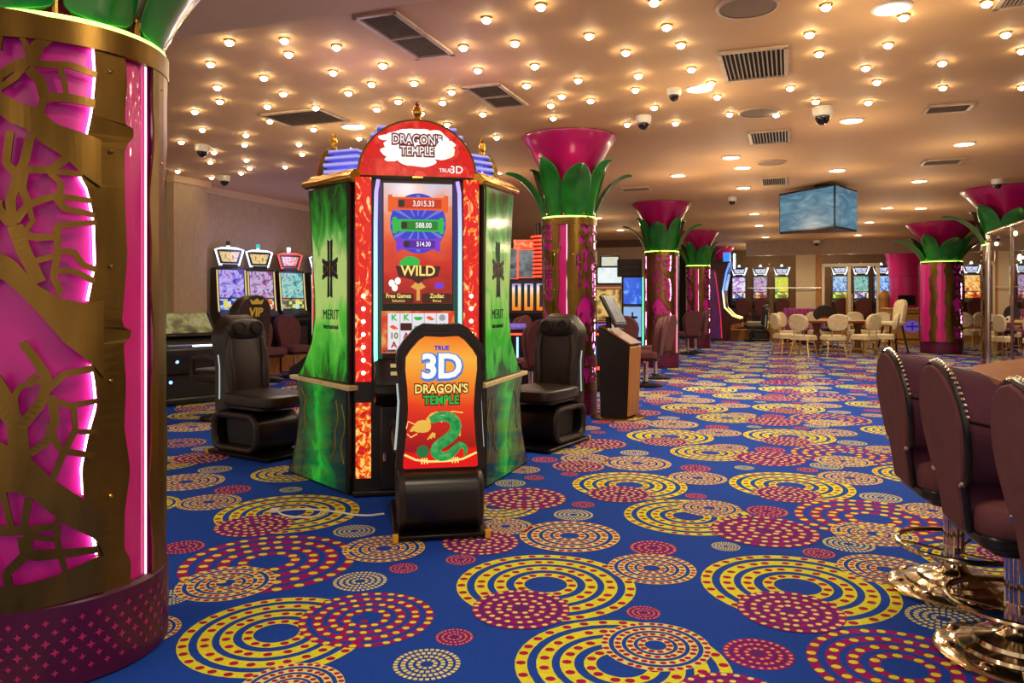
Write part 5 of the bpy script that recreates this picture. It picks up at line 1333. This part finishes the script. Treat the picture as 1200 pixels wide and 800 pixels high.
cream(1163, 20.0, -.7, .7, 'cream chair right of the stout palm column, nearest the glass partition', GB)
cream(1186, 20.5, -.3, .9, 'cream chair seen through the curved glass partition', GB)
# table
p = at(981, 19.3)
t = thing('card_table', 'oval wooden card table with tan top among the cream chairs', 'table', p, RZ*.3)
ov = arc(0, 0, .92, .55, 0, 360, 40)[:-1]
m = MB(); m.prism(ov, .74, .80, axis='Z'); m.build('table_edge', WOODD, t, bevel=.015)
m = MB(); m.prism([(x*.88, y*.84) for x, y in ov], .795, .806, axis='Z'); m.build('table_top', pm('tan_felt', S(206, 158, 96), .8), t)
for sx in (-1, 1):
    m = MB(); m.lathe([(.16, 0), (.16, .05), (.08, .09), (.07, .3), (.1, .42), (.07, .55), (.11, .7), (.14, .745)], 20, c=(sx*.5, 0, 0)); m.build('leg', WOODD, t)
for x, lb, mt in ((-.2, 'small round chip tray of the card table, left of its centre', pm('chip_tan', S(220, 190, 140), .5)), (.25, 'white card box on the card table, right of its centre', WHITE)):
    q = p+Vector((x, .1, 0))
    tt = thing('chip_tray' if x < 0 else 'card_box', lb, 'game piece', (q.x, q.y, .806))
    m = MB()
    if x < 0: m.prism(rrect(.4, .16, .04, 3), 0, .035, axis='Z'); m.build('tray', mt, tt); m = MB(); [m.cyl((-.14+.07*k, 0, .035), .025, .04, 12) for k in range(5)]; m.build('chips', pm('chips_red', S(160, 40, 40), .5), tt)['kind'] = 'stuff'
    else: m.prism([(-.1, 0), (.1, 0), (.1, .06), (-.02, .13), (-.1, .13)], -.06, .06); m.build('box', mt, tt, bevel=.006); m = MB(); m.box((0, -.062, .05), (.08, .004, .05)); m.build('opening', BLACK, tt)
# dealer chair
t = thing('dealer_chair', 'black round-backed swivel chair on the far side of the card table', 'chair', at(975, 20.3), face_rz(.05, -1))
m = MB()
for k in range(5):
    a = 2*pi*k/5; m.tube([(0, 0, .1), (.3*cos(a), .3*sin(a), .06)], [.03, .018], 6); m.ball((.3*cos(a), .3*sin(a), .03), .03, 8)
m.build('star_base', BLACK, t)
m = MB(); m.cyl((0, 0, .1), .03, .4, 12); m.build('column', CHROME, t)
m = MB(); m.cush((0, .02, .54), (.52, .5, .12), .45, 18); m.build('seat', LEATHER, t)
m = MB(); m.prism(arc(0, .95, .34, .24, 0, 360, 24)[:-1], -.03, .03, M=Matrix.Translation((0, -.26, 0)) @ Matrix.Rotation(.12, 4, 'X')); m.build('backrest', LEATHER, t, bevel=.02)
# high stool
t = thing('high_stool', 'tall cream barrel stool on slanted dark legs in front of the wooden desk', 'stool', at(1046, 19.0), face_rz(-.95, -.1))
for sx in (-1, 1):
    for sy in (-1, 1):
        m = MB(); m.tube([(sx*.15, sy*.15, .68), (sx*.24, sy*.26, 0)], .022, 8); m.build('leg', BLACK, t)
m = MB(); m.tube([(x, y, .25) for x, y in rrect(.42, .44, .02, 2)], .012, 6, closed=True); m.build('foot_rail', BRASSY, t)
m = MB(); m.cush((0, .02, .73), (.48, .48, .13), .45, 18); m.build('seat', CREAM, t)
half = [(0, 1.33), (.12, 1.31), (.19, 1.24), (.21, 1.1), (.2, .9), (.18, .72)]
out = half+[(-x, z) for x, z in half[::-1] if x > 0]
ly = lambda z: -.19-.12*(z-.7)
m = MB(); m.loft([[Vector((x*.93, ly(z)-.03, z)) for x, z in out], [Vector((x, ly(z), z)) for x, z in out], [Vector((x, ly(z)+.05+x*x, z)) for x, z in out], [Vector((x*.88, ly(z)+.07+x*x*.8, z*.98)) for x, z in out]]); m.build('backrest', CREAM, t, bevel=.01)
# wooden desk with violet emblem
p = at(1068, 22.2)
t = thing('reception_desk', 'wooden desk with round violet emblem and dark monitor before the plain magenta column', 'desk', p, RZ*.2)
m = MB(); m.box((0, .3, .52), (1.15, .6, 1.04)); m.build('body', pm('oak_light', S(206, 150, 76), .4, var=.15, scale=5, stretch=(12, 12, 1)), t, bevel=.01)
m = MB(); m.box((0, .27, 1.06), (1.25, .74, .05)); m.box((0, .28, .05), (1.22, .66, .1)); m.build('moulding', pm('oak_light', S(206, 150, 76), .4, var=.15, scale=5, stretch=(12, 12, 1)), t, bevel=.01)
m = MB()
for a, b in (((-.45, .18), (.45, .18)), ((.45, .18), (.45, .92)), ((.45, .92), (-.45, .92)), ((-.45, .92), (-.45, .18))): m.tube([(a[0], -.005, a[1]), (b[0], -.005, b[1])], .02, 6)
m.build('panel_frame', WOODD, t)
m = MB(); m.prism(arc(.02, .55, .24, .17, 0, 360, 28)[:-1], -.015, .005); e_ = m.build('emblem', em('violet_emblem', S(110, 80, 190), .7), t)
m = MB(); m.box((.02, -.02, .55), (.045, .01, .24)); m.box((.02, -.02, .55), (.36, .01, .05)); m.build('emblem_cross', em('emblem_dark', S(60, 40, 120), .5), e_)
q = p
t = thing('desk_monitor', 'dark monitor standing on the wooden desk with the violet emblem', 'monitor', (q.x+.02, q.y+.3, 1.085), RZ*.2)
m = MB(); m.box((0, 0, .01), (.24, .16, .02)); m.tube([(0, .02, .02), (0, .03, .12)], .02, 8); m.build('stand', BLACK, t)
m = MB(); m.box((0, 0, .22), (.5, .04, .3)); m.build('housing', BLACK, t, bevel=.008)
m = MB(); m.box((0, -.022, .22), (.46, .006, .26)); m.build('screen', pm('dead_screen', S(18, 18, 22), .15), t)
# wooden post with rounded top beside the flared column
t = thing('wooden_post', 'round-topped wooden post just left of the plain magenta column', 'post', at(1036, 23.5), 0)
m = MB(); m.lathe([(.19, 0), (.19, .06), (.15, .09), (.15, 1.32)], 24); m.build('shaft', WOOD, t)
m = MB(); m.lathe([(.17, 1.32), (.17, 1.42), (.13, 1.55), (.05, 1.61), (.001, 1.62)], 24); m.build('cap', WOOD, t)
# magenta striped sofa by the low wall
t = thing('striped_sofa', 'small magenta striped sofa behind the card table', 'sofa', at(942, 22.8), 0)
m = MB(); m.box((0, .1, .22), (.95, .62, .42)); m.build('base', PLUMD, t, bevel=.04)
ST = art('sofa_stripes', [(0, S(120, 30, 90)), (.5, S(170, 70, 140)), (1, S(120, 30, 90))], 0.0, 'wave')
m = MB()
for k in range(8):
    m.cush((-.41+.117*k, .36, .72), (.125, .2, .72), .6, 12)
m.build('back_tufts', pm('magenta_velvet', S(160, 56, 122), .7, var=.2), t)
m = MB(); m.cush((0, .02, .46), (.92, .56, .16), .4, 18); m.build('seat', pm('magenta_velvet', S(0, 0, 0)), t)
for s_ in (-1, 1):
    m = MB(); m.cush((s_*.47, .06, .5), (.14, .6, .44), .5, 14); m.build('arm', pm('magenta_velvet', S(0, 0, 0)), t)
# white cord lying on the carpet before the island
t = thing('floor_cord', 'thin white cord lying loosely on the carpet, left of the front game chair', 'cord', fl(380, 603))
m = MB(); o_ = fl(380, 603)
def cordpts(P): return [tuple(fl(x, y)-o_+Vector((0, 0, .006))) for x, y in smooth(P, 3)]
m.tube(cordpts([(450, 603), (425, 606), (385, 599), (350, 597), (322, 600), (338, 607), (372, 607), (384, 600)]), .006, 6); m.build('cable', WHITE, t)
m = MB(); q_ = fl(322, 600)-o_; m.box((q_.x, q_.y, .012), (.05, .03, .024)); m.build('plug', WHITE, t, bevel=.004)
# neon toppers tint their surroundings
for px, v, z, col, e in ((300, -8.3, 2.1, (.45, .4, 1), 10), (360, -8.3, 2.1, (.45, .4, 1), 10)):
    q = at_v(px, v); lamp('topper_glow', (q.x, q.y, z), e, col, .15)
for nn in (nl, nr):
    q = C0+nn*.5; lamp('dome_fill', (q.x, q.y, 2.72), 5, (.85, .5, .85), .15)  # extra lamps above the lit domes, added to fill the left ceiling
lamp('left_ceiling_fill', (-1.5, 3.6, 2.75), 4, (1, .6, .75), .15)  # added pink fill lamp beside the near column, for the left ceiling
# lamps in the glass room at the end
for v in (-1, 1.2, 5.6):
    for u in (27.4, 29.2):
        q = room(u, v); lamp('far_glow', (q.x, q.y, 2.7), 14, (1, .82, .58), .1)
        o = dup(d0, (q.x, q.y, CEIL), 0, 'large round warm recessed downlight set flush in the ceiling', 'round recessed downlights')
# ------------------------------------------------------------------ light, camera
w = bpy.data.worlds.new('hall_light'); SC.world = w; w.use_nodes = True
bg = w.node_tree.nodes['Background']; bg.inputs['Color'].default_value = (1.0, .80, .62, 1); bg.inputs['Strength'].default_value = .8
# unseen downlights over and behind the viewer, added to brighten the near hall
for u, v in ((-1.5, -4.5), (-1.5, -1.5), (-1.5, 1.5), (-1.5, 4.5), (1.6, -5), (1.8, -.6), (1.6, 1.9), (1.6, 5)):
    l = bpy.data.lights.new('downlight_beam', 'SPOT'); l.energy = 95; l.color = (1, .84, .64); l.shadow_soft_size = .09; l.spot_size = radians(160); l.spot_blend = .5
    lo = bpy.data.objects.new('downlight_beam', l); COL.objects.link(lo); q = room(u, v); lo.location = (q.x, q.y, 3.02)
    lamp('ceiling_fill', (q.x, q.y, 2.5), 13, (1, .76, .48), .1)  # added fill lamps below the soffit to lighten it
cam = bpy.data.cameras.new('camera'); co = bpy.data.objects.new('camera', cam); COL.objects.link(co)
cam.sensor_width = 36; cam.lens = 27; cam.shift_y = -48/1200; cam.clip_start = .05; cam.clip_end = 200
co.location = (0, 0, EYE); co.rotation_euler = (pi/2, 0, 0)
SC.camera = co
vs = SC.view_settings
vs.view_transform = 'Standard'; vs.look = 'None'; vs.gamma = 1; vs.use_curve_mapping = False; vs.exposure = 0.0
SC.cycles.max_bounces = 8; SC.cycles.diffuse_bounces = 3; SC.cycles.glossy_bounces = 3; SC.cycles.transparent_max_bounces = 12
SC.cycles.sample_clamp_indirect = 6
SC.cycles.caustics_reflective = False; SC.cycles.caustics_refractive = False
